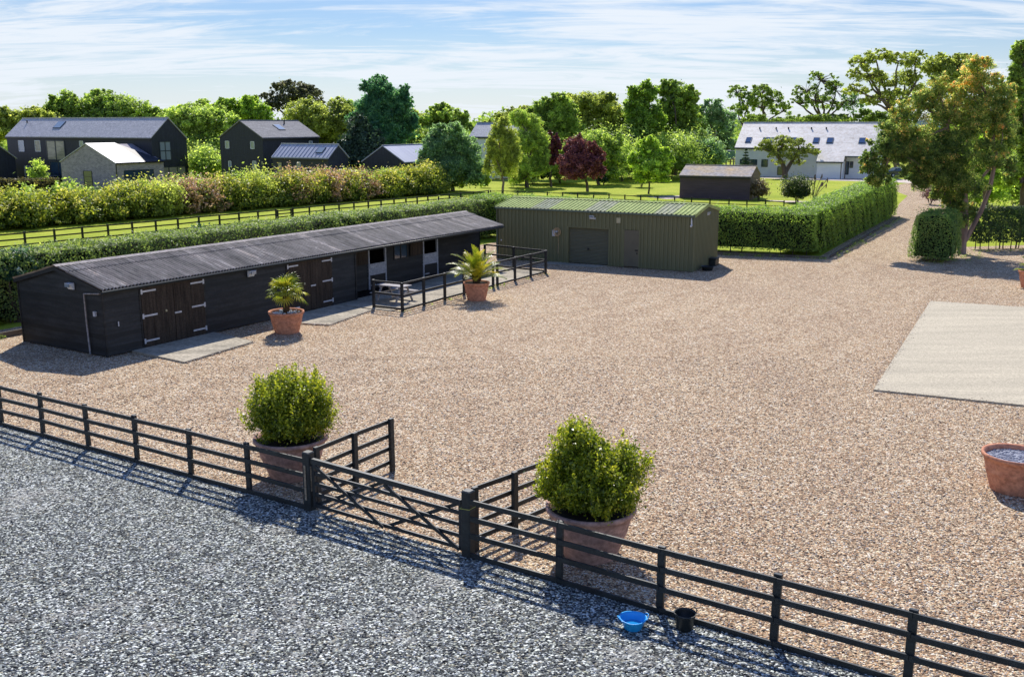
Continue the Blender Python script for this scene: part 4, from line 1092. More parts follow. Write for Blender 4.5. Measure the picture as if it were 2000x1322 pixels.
# roller door
mb = MB(); n = 26
for k in range(n):
    z = 0.05 + (ro[2] - 0.05) * k / n; zt = 0.05 + (ro[2] - 0.05) * (k + 1) / n
    mb.add([(ro[0] + 0.06, wall_y + 0.10, z), (ro[1] - 0.06, wall_y + 0.10, z), (ro[1] - 0.06, wall_y + 0.075, (z + zt) / 2), (ro[0] + 0.06, wall_y + 0.075, (z + zt) / 2), (ro[1] - 0.06, wall_y + 0.10, zt), (ro[0] + 0.06, wall_y + 0.10, zt)], [(0, 1, 2, 3), (3, 2, 4, 5)])
rd_ = mb.build('roller_door', M['shutter'], shed)
MB().box(6.05, 6.17, wall_y + 0.04, wall_y + 0.07, 0.86, 0.98).build('lock', M['black_metal'], rd_)
mb = MB()
for s in (ro[0], ro[1]): mb.box(s - 0.05, s + 0.05, wall_y - 0.03, wall_y + 0.12, 0, ro[2] + 0.05)
mb.box(ro[0] + 0.05, ro[1] - 0.05, wall_y - 0.028, wall_y + 0.118, ro[2] - 0.03, ro[2] + 0.05)
mb.build('door_frame', M['shed_wall'], shed)
mb = MB(); mb.box(pd[0] + 0.04, pd[1] - 0.04, wall_y - 0.02, wall_y + 0.05, 0.08, pd[2] - 0.02)
pd_ = mb.build('door', M['shed_door'], shed)
mb = MB()
for s in (pd[0], pd[1]): mb.box(s - 0.035, s + 0.04, wall_y - 0.035, wall_y + 0.06, 0.0, pd[2] + 0.03)
mb.build('door_frame', M['shed_wall'], shed)
mb = MB(); mb.box(9.03, 9.20, wall_y - 0.06, wall_y - 0.021, 0.98, 1.06); mb.box(9.12, 9.18, wall_y - 0.05, wall_y - 0.022, 0.80, 0.9)
mb.build('handle', M['black_metal'], pd_)
flood(shed, 6.35, wall_y - 0.03, 2.78, 0.8); flood(shed, 6.52, wall_y - 0.03, 2.72, 0.4)
flood(shed, GLn - 0.06, 2.55, 3.05, 0.7, face=1, axis='x')
MB().box(12.28, 12.34, wall_y - 0.10, wall_y - 0.03, 2.6, 3.0).build('camera_bracket', M['white_metal'], shed)
MB().tube([(12.31, wall_y - 0.18, 2.55), (12.31, wall_y - 0.02, 2.62)], [0.06, 0.05], 10).build('security_camera', M['white_metal'], shed)
MB().box(7.88, 8.12, wall_y - 0.07, wall_y - 0.032, 2.52, 2.82).build('sign_plate', M['tan_board'], shed)
MB().box(0.35, 0.42, wall_y - 0.06, wall_y - 0.03, 1.1, 1.18).build('socket', M['white_metal'], shed)
# hose reel on the wall
hr = thing('hose_reel', 'coiled cream hose hanging on the green shed left of the roller door', 'hose reel', GS.w(4.15, wall_y - 0.03, 1.85), GS.th)
mb = MB(); rg = random.Random(4)
for k in range(6):
    r = 0.13 + 0.022 * k; ox, oz = rg.uniform(-.02, .02), rg.uniform(-.03, .01)
    mb.tube([(ox + r * math.cos(t * math.pi / 10), -0.05 - 0.02 * (k % 3), oz + r * math.sin(t * math.pi / 10)) for t in range(21)], [0.018] * 21, 6, cap=False)
mb.tube([(0.05, -0.06, -0.2), (0.10, -0.05, -0.6), (0.08, -0.05, -1.3)], [0.014] * 3, 6)
mb.build('hose', M['hose'], hr, smooth=True)
mb = MB(); mb.box(-0.3, -0.12, -0.1, 0.0, -0.28, 0.08); mb.box(-0.05, 0.05, -0.16, 0.0, -0.05, 0.05); mb.build('bracket', M['galv'], hr)
local_poly('concrete_apron', GS, [(3.6, -0.75), (7.0, -0.95), (7.4, 0.1), (3.6, 0.1)], 0, 0.04, M['concrete'])
# low dark things beside the shed end wall
dt = thing('feed_trough', 'low black trough on the gravel beside the shed end wall', 'trough', GS.w(12.95, 1.2, 0), GS.th)
mb = MB(); mb.lathe([(0.20, 0), (0.28, 0.02), (0.34, 0.22), (0.37, 0.24), (0.33, 0.24), (0.27, 0.05), (0.0, 0.05)], 24); mb.build('tub', M['black_plastic'], dt, smooth=True)
dt = thing('feed_trough', 'small black box against the far corner of the shed end wall', 'box', GS.w(12.7, 3.3, 0), GS.th)
mb = MB(); mb.bevel_box(-0.2, 0.2, -0.35, 0.35, 0, 0.4, 0.03); mb.build('body', M['black_plastic'], dt)
MB().bevel_box(-0.22, 0.22, -0.37, 0.37, 0.402, 0.45, 0.015).build('lid', M['black_plastic'], dt)

# ------------------------------------------------------------------ pots and plants
def pot_profile(rb, rt, h, rim=0.07):
    p = [(0.001, 0.0), (rb, 0.0), (rb + 0.01, 0.02)]
    for k in range(1, 9):
        t = k / 9; p.append((rb + (rt * 0.93 - rb) * (t ** 0.85) + (0.012 if k in (5,) else 0), 0.02 + (h - rim - 0.04) * t))
        if k == 5: p.append((rb + (rt * 0.93 - rb) * ((t + 0.03) ** 0.85) + 0.016, 0.02 + (h - rim - 0.04) * (t + 0.03)))
    p += [(rt * 0.94, h - rim - 0.02), (rt * 0.99, h - rim), (rt, h - rim * 0.5), (rt * 0.99, h), (rt * 0.93, h - 0.005), (rt * 0.88, h - 0.06), (rt * 0.86, h - 0.2), (0.001, h - 0.2)]
    return p
def pot(parent, rb, rt, h, m, fillm='soil', fz=0.08, rim=0.09):
    MB().lathe(pot_profile(rb, rt, h, rim), 48).build('pot', M[m], parent, smooth=True)
    mb = MB(); n = 28; rg = random.Random(int(rt * 100)); rr = rt * 0.88
    for i in range(5):
        for k in range(n):
            t = 2 * math.pi * k / n; r = rr * i / 4
            mb.v.append((r * math.cos(t), r * math.sin(t), h - fz + rg.uniform(-0.008, 0.012)))
    for i in range(4):
        for k in range(n): j = (k + 1) % n; mb.f.append((i * n + k, (i + 1) * n + k, (i + 1) * n + j, i * n + j)); mb.m.append(0)
    mb.build('soil', M[fillm], parent)
def big_bush(label, x, y, rb, rt, h, lobes, n, seed, leaf=0.068):
    t = thing('potted_bush', label, 'potted bush', (x, y, 0))
    lobes = [(a * 1.12, b * 1.12, (c - h) * 0.98 + h - 0.02, d * 1.10, e * 1.10, f * 1.04) for a, b, c, d, e, f in lobes] + [(0.42 * math.cos(q), 0.42 * math.sin(q), h + 0.16, 0.40, 0.40, 0.26) for q in (0.3, 1.5, 2.8, 4.0, 5.3)]
    pot(t, rb, rt, h, 'old_terracotta')
    rng = np.random.default_rng(seed)
    P, N, V, C, SZ = crown_points(lobes, int(n * 1.3), rng, 0.27, 0.2, 1.25, 40, 0.0, 0.35)
    # upright shoots that break the outline
    k = 230; pick = rng.integers(0, len(C), k); c = C[pick] + rng.normal(0, 0.03, (k, 3)); cen = np.array([0, 0, h + 0.2])
    d = c - cen; d /= np.linalg.norm(d, axis=1)[:, None]; d = d * 0.45 + np.array([0, 0, 0.85]); d /= np.linalg.norm(d, axis=1)[:, None]
    m = int(n * 0.38); idx = rng.integers(0, k, m); tt = rng.uniform(-0.2, 1, m)
    ln = rng.uniform(0.14, 0.40, k)[idx]
    SP_ = c[idx] + d[idx] * (tt * ln)[:, None] + rng.normal(0, 0.022, (m, 3)) * (1.1 - tt * 0.6)[:, None]
    P = np.vstack([P, SP_]); N = np.vstack([N, d[idx] * 0.3 + rng.normal(0, 0.6, (m, 3))]); V = np.concatenate([V, 0.5 + 0.25 * tt + rng.normal(0, 0.18, m)]); SZ = np.concatenate([SZ, rng.uniform(0.7, 1.2, m)])
    ok = P[:, 2] > h - 0.1
    mb = MB()
    for q in range(16):
        cc = C[rng.integers(0, len(C))]; mb.tube([(rng.normal(0, .08), rng.normal(0, .08), h - 0.1), (cc[0] * .45, cc[1] * .45, h + (cc[2] - h) * .55), tuple(cc)], [0.022, 0.015, 0.006], 5)
    mb.build('stems', M['bark'], t)
    leaf_mesh('foliage', P[ok], N[ok], leaf, V[ok], L['topiary'], t, rng=rng, aspect=0.5, align=0.35, SZ=SZ[ok])
    return t
big_bush('big rounded green bush in a weathered pot left of the gate', -5.12, 21.55, 0.50, 0.86, 0.98,
         [(0, 0, 1.62, 0.86, 0.86, 0.68), (-0.1, 0, 1.95, 0.66, 0.62, 0.55), (0.3, 0.1, 1.85, 0.6, 0.6, 0.5), (-0.45, 0, 1.5, 0.5, 0.55, 0.45), (0.5, 0, 1.45, 0.48, 0.5, 0.42), (0, -0.35, 1.35, 0.6, 0.45, 0.4)], 15500, 201)
big_bush('big lopsided green bush with pointed top in a weathered pot right of the gate', 1.49, 17.3, 0.50, 0.86, 1.0,
         [(0, 0, 1.52, 0.88, 0.85, 0.58), (-0.28, 0, 1.95, 0.45, 0.45, 0.62), (-0.12, 0, 1.75, 0.55, 0.6, 0.55), (0.5, 0.1, 1.6, 0.48, 0.55, 0.5), (-0.55, 0, 1.35, 0.48, 0.5, 0.32), (0.1, -0.4, 1.35, 0.6, 0.4, 0.4), (-0.3, 0, 2.25, 0.24, 0.26, 0.34)], 16500, 202)
# fan palm
def frond_fan():
    P = []; mb = MB(); rg = random.Random(3)
    mb.tube([(0, 0, 0), (0.22, 0, 0.12), (0.48, 0, 0.16)], [0.014, 0.011, 0.009], 5)
    nl = 15
    for k in range(nl):
        a = R(-105 + 210 * k / (nl - 1)); ln = 0.52 * (1 - 0.25 * abs(k - 7) / 7) * rg.uniform(.92, 1.05)
        d = Vector((math.cos(a), math.sin(a), 0)); sd_ = Vector((-d.y, d.x, 0)); b = Vector((0.47, 0, 0.16))
        p = [b, b + d * ln * 0.55 + Vector((0, 0, 0.02)), b + d * ln * 0.85 + Vector((0, 0, -0.05)), b + d * ln + Vector((0, 0, -0.14))]; w = [0.012, 0.026, 0.016, 0.002]
        o = len(mb.v)
        for q, ww in zip(p, w): mb.v += [tuple(q - sd_ * ww), tuple(q + Vector((0, 0, -ww * 0.5))), tuple(q + sd_ * ww)]
        for i in range(3):
            for j in range(2): mb.f.append((o + i * 3 + j, o + (i + 1) * 3 + j, o + (i + 1) * 3 + j + 1, o + i * 3 + j + 1)); mb.m.append(0)
    return mb
def frond_feather(ln=1.5, arch=0.75, seed=1):
    mb = MB(); rg = random.Random(seed); n = 26
    def pt(t): return Vector((ln * t * (1 - 0.12 * t), 0, arch * (t - 1.15 * t * t)))
    mb.tube([pt(i / 8) for i in range(9)], [0.018 - 0.0018 * i for i in range(9)], 5)
    for k in range(3, n):
        t = k / n; b = pt(t); tg_ = (pt(min(t + .02, 1)) - pt(t - .02)).normalized()
        for sgn in (-1, 1):
            L_ = 0.36 * math.sin(math.pi * (0.16 + 0.80 * t)) * rg.uniform(.85, 1.1)
            d = (tg_ * 0.75 + Vector((0, sgn * 0.8, 0.25))).normalized(); e = b + d * L_ + Vector((0, 0, -0.05 * rg.random()))
            s_ = tg_ * 0.016; o = len(mb.v)
            mb.v += [tuple(b - s_), tuple(b + s_), tuple(b.lerp(e, .5) + s_ * 1.2), tuple(e), tuple(b.lerp(e, .5) - s_ * 1.2)]
            mb.f.append((o, o + 1, o + 2, o + 3, o + 4)); mb.m.append(0)
    return mb
def set_v(me, val_fn):
    a = me.attributes.new('v', 'FLOAT', 'FACE'); n = len(me.polygons)
    a.data.foreach_set('value', [val_fn(i) for i in range(n)])
def fronds(parent, meshes, n, z, rg, pitch_range, scale_range, r0=0.03):
    protos = []
    for k, mb in enumerate(meshes):
        o = mb.build('frond', L['palm'], parent); r_ = random.Random(k + 5); b = [0.15, 0.45, 0.75, 0.95][k % 4]
        set_v(o.data, lambda i: max(0, min(1, b + r_.uniform(-.22, .22)))); protos.append(o)
    for k in range(n):
        src = protos[k % len(protos)]
        o = src if k < len(protos) else src.copy()
        if k >= len(protos): COL.objects.link(o); o.parent = parent
        az = k * 2.39996 + rg.uniform(-.2, .2); t = k / (n - 1)
        el = pitch_range[0] + (pitch_range[1] - pitch_range[0]) * t + rg.uniform(-.12, .12); s = rg.uniform(*scale_range)
        o.rotation_euler = (rg.uniform(-.25, .25), -el, az); o.scale = (s, s, s)
        o.location = (math.cos(az) * r0, math.sin(az) * r0, z - 0.12 * (1 - t))
fp = thing('potted_palm', 'fan palm with short trunk and white stones in a terracotta pot', 'potted palm', (*gp(561, 649), 0))
pot(fp, 0.46, 0.70, 0.86, 'terracotta', fz=0.10)
mb = MB(); rg = random.Random(8)
for k in range(46):
    a = rg.uniform(0, 6.28); r = rg.uniform(0.1, 0.52); q = rg.uniform(0.035, 0.07)
    mb.blob((r * math.cos(a), r * math.sin(a), 0.79 + q * 0.3), (q, q * 1.2, q * 0.7), rg)
mb.build('stones', M['pebble'], fp, smooth=True, kind='stuff')
mb = MB(); mb.tube([(0, 0, 0.74), (0.01, 0, 1.0), (-0.01, 0.01, 1.3), (0, 0, 1.55)], [0.12, 0.13, 0.12, 0.07], 12)
for k in range(60):
    a = rg.uniform(0, 6.28); z = rg.uniform(0.85, 1.5); mb.tube([(0.11 * math.cos(a), 0.11 * math.sin(a), z), (0.17 * math.cos(a + .3), 0.17 * math.sin(a + .3), z + rg.uniform(-.05, .12))], [0.012, 0.003], 4)
mb.build('trunk', M['palm_trunk'], fp)
fronds(fp, [frond_fan() for _ in range(3)], 30, 1.52, random.Random(12), (-0.45, 1.25), (0.78, 1.02))
dp = thing('potted_palm', 'feather palm with arching yellow green fronds in a terracotta pot beside the yard fence', 'potted palm', (*gp(931, 586), 0))
pot(dp, 0.42, 0.62, 0.86, 'terracotta', fz=0.06)
mb = MB(); mb.tube([(0, 0, 0.76), (0, 0, 0.95), (0, 0, 1.12)], [0.17, 0.18, 0.10], 12)
for k in range(40):
    a = rg.uniform(0, 6.28); z = rg.uniform(0.82, 1.1); mb.tube([(0.14 * math.cos(a), 0.14 * math.sin(a), z), (0.24 * math.cos(a), 0.24 * math.sin(a), z + 0.16)], [0.02, 0.006], 4)
mb.build('trunk', M['palm_trunk'], dp)
fronds(dp, [frond_feather(1.55, 0.55, 1), frond_feather(1.7, 0.75, 2), frond_feather(1.45, 0.4, 3), frond_feather(1.5, 0.9, 4)], 42, 1.08, random.Random(14), (0.05, 1.35), (0.85, 1.1), 0.06)
rp = thing('potted_palm', 'spiky plant in a terracotta pot cut off by the right edge', 'potted plant', (*gp(2014, 562), 0))
pot(rp, 0.45, 0.68, 0.88, 'terracotta', fz=0.06)
fronds(rp, [frond_feather(1.0, 0.4, 5), frond_feather(0.9, 0.3, 6)], 22, 0.86, random.Random(15), (0.2, 1.35), (0.85, 1.1), 0.05)
gpt = thing('gravel_pot', 'wide terracotta pot filled with grey chippings at the right edge', 'pot', (*gp(1978, 956), 0))
pot(gpt, 0.47, 0.72, 0.86, 'terracotta', 'slate_chip', fz=0.12, rim=0.08)
mb = MB()
for k in range(320):
    a = rg.uniform(0, 6.28); r = 0.62 * math.sqrt(rg.random()); q = rg.uniform(0.015, 0.032)
    mb.blob((r * math.cos(a), r * math.sin(a), 0.745), (q * 1.4, q, q * 0.7), rg, 5)
mb.build('chippings', M['slate_chip'], gpt, kind='stuff')
# tubs by the fence
def tub(name, label, x, y, r0, r1, h, m, rz, water=None, wob=0.0, cat='bucket'):
    t = thing(name, label, cat, (x, y, 0), rz)
    prof = [(0.001, 0.012), (r0, 0.012), (r0 + 0.01, 0.03), (r1 * 0.97, h - 0.03), (r1 + 0.012, h - 0.012), (r1 + 0.014, h), (r1 - 0.004, h), (r1 * 0.95, h - 0.03), (r0 - 0.005, 0.035), (0.001, 0.035)]
    MB().lathe(prof, 36, wob=wob).build('body', M[m], t, smooth=True)
    for sgn in (-1, 1):
        pts = []
        for k in range(9):
            a = -0.42 + 0.84 * k / 8; rr = r1 + 0.012 + 0.028 * math.sin(math.pi * k / 8)
            pts.append((sgn * rr * math.cos(a), rr * math.sin(a), h - 0.01 + 0.045 * math.sin(math.pi * k / 8)))
        MB().tube(pts, [0.009] * 9, 6).build('handle', M[m], t, smooth=True)
    if water:
        mb = MB(); mb.lathe([(0.001, water), (r0 + (r1 - r0) * water / h - 0.008, water)], 36); mb.build('water', M['water'], t)
    return t
tub('feed_bucket', 'bright blue flexible bucket of water at the foot of the fence', *gp(1236, 1227), 0.14, 0.215, 0.20, 'blue_plastic', 0.15, water=0.08, wob=0.035)
tub('feed_bucket', 'empty black bucket beside the blue one at the fence', *gp(1337, 1228), 0.125, 0.17, 0.29, 'black_plastic', 0.5)

# picnic table
pt_ = thing('picnic_table', 'pale weathered picnic table with attached benches inside the stall yard', 'picnic table', ST.w(14.15, -1.55, 0.045), ST.th + R(90))
for k in range(5): MB().box(-0.75, 0.75, -0.36 + k * 0.146, -0.36 + k * 0.146 + 0.135, 0.72, 0.76).build('top_plank', M['table'], pt_)
for y in (-0.72, 0.72):
    mb = MB(); mb.box(-0.75, 0.75, y - 0.14, y - 0.005, 0.42, 0.455); mb.box(-0.75, 0.75, y + 0.005, y + 0.14, 0.42, 0.455); mb.build('bench', M['table'], pt_)
for x in (-0.55, 0.55):
    for s in (-1, 1): MB().bar((x, s * 0.62, 0.0), (x, s * 0.22, 0.70), 0.045, 0.09, up=(1, 0, 0)).build('leg', M['table'], pt_)
    mb = MB(); mb.box(x + 0.024, x + 0.06, -0.84, 0.84, 0.33, 0.42); mb.box(x + 0.024, x + 0.06, -0.35, 0.35, 0.63, 0.72); mb.build('crossbar', M['table'], pt_)

# ------------------------------------------------------------------ background buildings
def gabled(o, L_, D, ze, zr, wm, rm, ov=0.15, th=0.12, back_drop=0.0, ridge_m=None, gable_m=None):
    mb = MB()
    prof = [(0, 0), (D, 0), (D, ze - back_drop - 0.03), (D / 2, zr - 0.06), (0, ze - 0.03)]
    mb.prism(prof, 0, L_, 'x'); mb.build('wall', M[wm], o)
    rb = MB()
    for y0, y1, z0 in ((-ov, D / 2, ze - ov * (zr - ze) / (D / 2)), (D + ov, D / 2, ze - back_drop - ov * (zr - ze) / (D / 2))):
        rb.hexa([(-ov, y0, z0), (L_ + ov, y0, z0), (L_ + ov, y1, zr), (-ov, y1, zr), (-ov, y0, z0 + th), (L_ + ov, y0, z0 + th), (L_ + ov, y1, zr + th), (-ov, y1, zr + th)])
    rf = rb.build('roof', M[rm], o)
    MB().box(-ov, L_ + ov, D / 2 - 0.12, D / 2 + 0.12, zr + th * 0.6, zr + th + 0.05).build('ridge', M[ridge_m or rm], rf)
    MB().box(-ov, L_ + ov, -ov - 0.11, -ov - 0.005, ze - 0.24, ze - 0.10).build('gutter', M['black_metal'], o)
    return rf
def window(o, s0, s1, z0, z1, y=0.0, frame='frame_grey', pane='glass', cols=1, rows=1, axis='y', out=-1, fw_=0.07):
    def bx(mb, a, b, p, q, zz0, zz1):
        if axis == 'y': mb.box(a, b, min(y + out * p, y + out * q), max(y + out * p, y + out * q), zz0, zz1)
        else: mb.box(min(y + out * p, y + out * q), max(y + out * p, y + out * q), a, b, zz0, zz1)
    fr = MB()
    for k in range(cols + 1):
        s = s0 + (s1 - s0) * k / cols; bx(fr, s - fw_ / 2, s + fw_ / 2, -0.05, 0.07, z0, z1)
    for k in range(rows + 1):
        z = z0 + (z1 - z0) * k / rows
        for c in range(cols): bx(fr, s0 + (s1 - s0) * c / cols + fw_ / 2, s0 + (s1 - s0) * (c + 1) / cols - fw_ / 2, -0.05, 0.065, z - fw_ / 2, z + fw_ / 2)
    f = fr.build('window', M[frame], o)
    pn = MB(); bx(pn, s0 + 0.01, s1 - 0.01, 0.005, 0.03, z0 + 0.01, z1 - 0.01); pn.build('pane', M[pane], f)
    return f
def skylight(rf, s, t, w, h, D, ze, zr, th=0.12, pane='glass_blue', frame='frame_grey'):
    """window lying in the front roof slope; t = 0 eave .. 1 ridge"""
    sl = Vector((0, D / 2, zr - ze)).normalized(); nv = Vector((0, -sl.z, sl.y))
    c = Vector((s, D / 2 * t, ze + (zr - ze) * t + th))
    def slab(mb, a, b, w_, h_):
        p = []
        for k in (a, b):
            for i, j in ((-1, -1), (1, -1), (1, 1), (-1, 1)): p.append(tuple(c + Vector((1, 0, 0)) * i * w_ / 2 + sl * j * h_ / 2 + nv * k))
        mb.hexa(p)
    mb = MB(); slab(mb, -0.05, 0.08, w + 0.14, h + 0.14); f = mb.build('skylight', M[frame], rf)
    mb = MB(); slab(mb, 0.085, 0.10, w, h); mb.build('pane', M[pane], f)
def win_px(fr, o, px0, py0, px1, py1, d=0.0, **k):
    s0 = fr.s_at(px0, d, 3); s1 = fr.s_at(px1, d, 3); sm = (s0 + s1) / 2
    return window(o, s0, s1, max(0.1, fr.z_at(py1, sm, d)), fr.z_at(py0, sm, d), d, **k)
def win_gable(fr, o, px0, py0, px1, py1, a, axis_out=1, **k):
    d0 = fr.d_at(px0, a, 3); d1_ = fr.d_at(px1, a, 3); dm = (d0 + d1_) / 2
    z0, z1 = fr.z_at(py1, a, dm), fr.z_at(py0, a, dm)
    return window(o, min(d0, d1_), max(d0, d1_), max(0.1, z0), z1, a, axis='x', out=axis_out, **k)

# long two storey black house
HA = Frame(-74.1, 145.9, -29.3)
ha = thing('black_house', 'long two storey black clad house with grey slate roof and tall window', 'house', (HA.x, HA.y, 0), HA.th)
rf = gabled(ha, 30.5, 6.0, 6.32, 8.82, 'house_black', 'slate', 0.12, back_drop=0.2)
skylight(rf, HA.s_at(119, 2, 7.8), 0.60, 1.5, 1.3, 6.0, 6.32, 8.82, pane='glass_pale')
MB().tube([(HA.s_at(51, 2, 8), 2.2, 8.0), (HA.s_at(51, 2, 8), 2.2, 8.6)], [0.1, 0.1], 8).build('vent', M['black_metal'], rf)
win_px(HA, ha, 40, 275, 50, 296, frame='frame_white', pane='glass_pale')
win_px(HA, ha, 72, 275, 82, 296, frame='frame_white', pane='curtain')
win_px(HA, ha, 94, 275, 129, 313, pane='curtain', cols=2, fw_=0.18)
win_px(HA, ha, 98, 316, 130, 352, pane='glass', cols=2, fw_=0.15)
win_px(HA, ha, 159, 276, 166, 286, frame='frame_white', pane='glass_pale')
win_px(HA, ha, 47, 325, 58, 352, frame='frame_white', pane='glass')
win_gable(HA, ha, 314, 277, 335, 313, 30.5, frame='frame_grey', pane='glass_pale', cols=2, rows=2, fw_=0.12)
win_gable(HA, ha, 312, 326, 361, 350, 30.5, pane='curtain', cols=3, fw_=0.15)
# far left annex
HF = Frame(-87.2, 142.8, -29.3)
hf = thing('annex_building', 'pale roofed low annex cut off by the left edge', 'building', (HF.x, HF.y, 0), HF.th)
gabled(hf, 16.0, 6.0, 3.4, 5.6, 'house_black', 'slate_pale', 0.2)
for s in (9.5, 12.2, 14.9): MB().box(s - 0.12, s + 0.12, -0.06, -0.005, 0, 3.2).build('pillar', M['white_wall'], hf)
window(hf, 9.9, 11.9, 0.2, 2.6, 0.0, pane='glass')
# brick outbuilding in front of the long house
HB_ = Frame(-49.7, 124.0, 60.8)
hb = thing('brick_outbuilding', 'small grey brick gabled outbuilding in front of the long black house', 'building', (HB_.x, HB_.y, 0), HB_.th)
L1, D1, e1, r1 = 7.6, 10.5, 3.27, 5.57
mb = MB(); mb.prism([(0, 0), (D1, 0), (D1, e1 - 0.03), (D1 / 2, r1 - 0.06), (0, e1 - 0.03)], 0, L1, 'x'); mb.build('wall', M['brick'], hb)
mb = MB(); th = 0.12
for y0 in (-0.15, D1 + 0.15): mb.hexa([(-0.1, y0, e1 - 0.06), (4.4, y0, e1 - 0.06), (4.4, D1 / 2, r1), (-0.1, D1 / 2, r1), (-0.1, y0, e1 + 0.06), (4.4, y0, e1 + 0.06), (4.4, D1 / 2, r1 + th), (-0.1, D1 / 2, r1 + th)])
mb.build('roof', M['slate_pale'], hb)
mb = MB(); mb.add([(4.41, -0.15, e1 + 0.05), (L1 + 0.2, -0.15, e1 + 0.05), (4.41, D1 / 2, r1 + th), (L1 + 0.2, D1 + 0.15, e1 + 0.05), (4.41, D1 + 0.15, e1 + 0.05)], [(0, 1, 2), (1, 3, 2), (3, 4, 2)])
mb.build('hipped_roof', M['house_black'], hb)
MB().box(0, L1, -0.25, -0.15, e1 - 0.12, e1 - 0.0).build('gutter', M['black_metal'], hb)
MB().tube([(-0.03, -0.12, e1 - 0.1), (-0.03, -0.12, 0.0)], [0.07, 0.07], 8).build('downpipe', M['black_metal'], hb)
d0 = HB_.d_at(180, 0, 1.5); d1_ = HB_.d_at(164, 0, 1.5); window(hb, d0, d1_, 0.1, 2.2, 0.0, axis='x', out=-1, pane='glass', rows=3)
window(hb, 1.2, 5.8, 0.1, 2.3, 0.0, pane='glass', cols=3)
# second black house: gable toward the camera
HB2 = Frame(-31.6, 126.0, 61.0)
h2 = thing('black_house', 'black two storey gabled house with small windows and pale slate roof', 'house', (HB2.x, HB2.y, 0), HB2.th)
rf = gabled(h2, 10.9, 7.4, 6.35, 8.44, 'house_black', 'slate_mid', 0.12)
skylight(rf, 5.4, 0.55, 1.1, 1.2, 7.4, 6.35, 8.44, pane='glass_pale')
MB().tube([(7.4, 2.9, 7.9), (7.4, 2.9, 8.6)], [0.09, 0.09], 8).build('vent', M['black_metal'], rf)
for a, b, c, d in ((443, 276, 450, 290), (492, 277, 499, 291), (447, 315, 452, 326), (494, 315, 501, 330)):
    win_gable(HB2, h2, a, b, c, d, 0.0, axis_out=-1, frame='frame_white', pane='glass_pale')
win_px(HB2, h2, 605, 276, 611, 285, frame='frame_white', pane='glass_pale')
# single storey wing in front
HC = Frame(-29.5, 122.0, -28.9)
h3 = thing('black_wing', 'single storey black wing with standing seam roof beside the gabled house', 'building', (HC.x, HC.y, 0), HC.th)
rf = gabled(h3, 8.75, 3.8, 4.09, 5.58, 'house_black', 'seam_roof', 0.1)
mb = MB()
for k in range(15):
    s = 0.1 + k * 0.6; sl = Vector((0, 1.9, 1.49)); mb.hexa([(s, -0.08, 4.14), (s + 0.04, -0.08, 4.14), (s + 0.04, 1.9, 5.70), (s, 1.9, 5.70), (s, -0.08, 4.22), (s + 0.04, -0.08, 4.22), (s + 0.04, 1.9, 5.76), (s, 1.9, 5.76)])
mb.build('seam', M['seam_roof'], rf)
skylight(rf, 6.9, 0.5, 0.9, 0.9, 3.8, 4.09, 5.58, pane='glass_pale')
win_px(HC, h3, 543, 317, 551, 334, pane='curtain'); win_px(HC, h3, 581, 317, 587, 332, frame='frame_white', pane='curtain')
HD = Frame(-13.24, 122.0, 62.3)
h4 = thing('black_outbuilding', 'low black gabled outbuilding between the wing and the grey willow', 'building', (HD.x, HD.y, 0), HD.th)
gabled(h4, 10.0, 6.4, 3.43, 5.37, 'house_black', 'seam_roof', 0.1)
# flat canopy between wing and outbuilding
pg = thing('pergola', 'thin flat roofed canopy between the black wing and the low outbuilding', 'pergola', (-22.6, 118.5, 0), R(-29))
MB().box(0, 4.4, 0, 2.6, 2.5, 2.6).build('canopy', M['slate_pale'], pg)
for x, y in ((0.08, 0.08), (4.32, 0.08), (0.08, 2.52), (4.32, 2.52)): MB().box(x - 0.06, x + 0.06, y - 0.06, y + 0.06, 0, 2.498).build('post', M['galv'], pg)
# pale roofs glimpsed among trees
x, y, z, _ = at(938, 268, 150)
h5 = thing('pale_building', 'pale roofed building half hidden behind the weeping tree', 'building', (x - 1.6, y, 0), R(-28))
gabled(h5, 9.0, 5.0, 6.2, 8.2, 'white_wall', 'slate_pale', 0.1)
# small plum coloured shed on the lawn
HM = Frame(18.85, 110.9 - 3.0, -24.5)
HM = Frame(18.62, 109.3, -24.5)
h6 = thing('garden_shed', 'dark plum garden shed with mossy roof on the lawn', 'shed', (HM.x, HM.y, 0), HM.th)
rf = gabled(h6, 7.7, 5.6, 2.5, 3.5, 'shed_dark', 'mossy_roof', 0.1, 0.08)
mb = MB(); mb.prism([(0.02, 0.02), (5.58, 0.02), (5.58, 2.4), (2.8, 3.4), (0.02, 2.4)], 7.702, 7.73, 'x'); mb.build('gable_boarding', M['gable_brown'], h6)
# white house
HW = Frame(35.6, 158.0, -26.0)
hw = thing('white_house', 'white house with long pale slate roof, skylights and a sweeping porch roof', 'house', (HW.x, HW.y, 0), HW.th)
WL, WD, WE, WR = 21.2, 11.0, 4.45, 8.25
rf = gabled(hw, WL, WD, WE, WR, 'white_wall', 'house_roof', 0.15)
for px, w in ((1462, 0.8), (1545, 1.5), (1500, 1.6), (1594, 0.8), (1621, 0.85), (1684, 0.85)):
    s = HW.s_at(px, 1.5, 5.5); skylight(rf, s, 0.27, w, 1.25, WD, WE, WR)
for px in (1484, 1516, 1540, 1585, 1614):
    s = HW.s_at(px, 4.0, 7.4); MB().tube([(s, 4.0, 7.1), (s, 4.0, 7.6)], [0.11, 0.11], 8).build('roof_vent', M['black_metal'], rf)
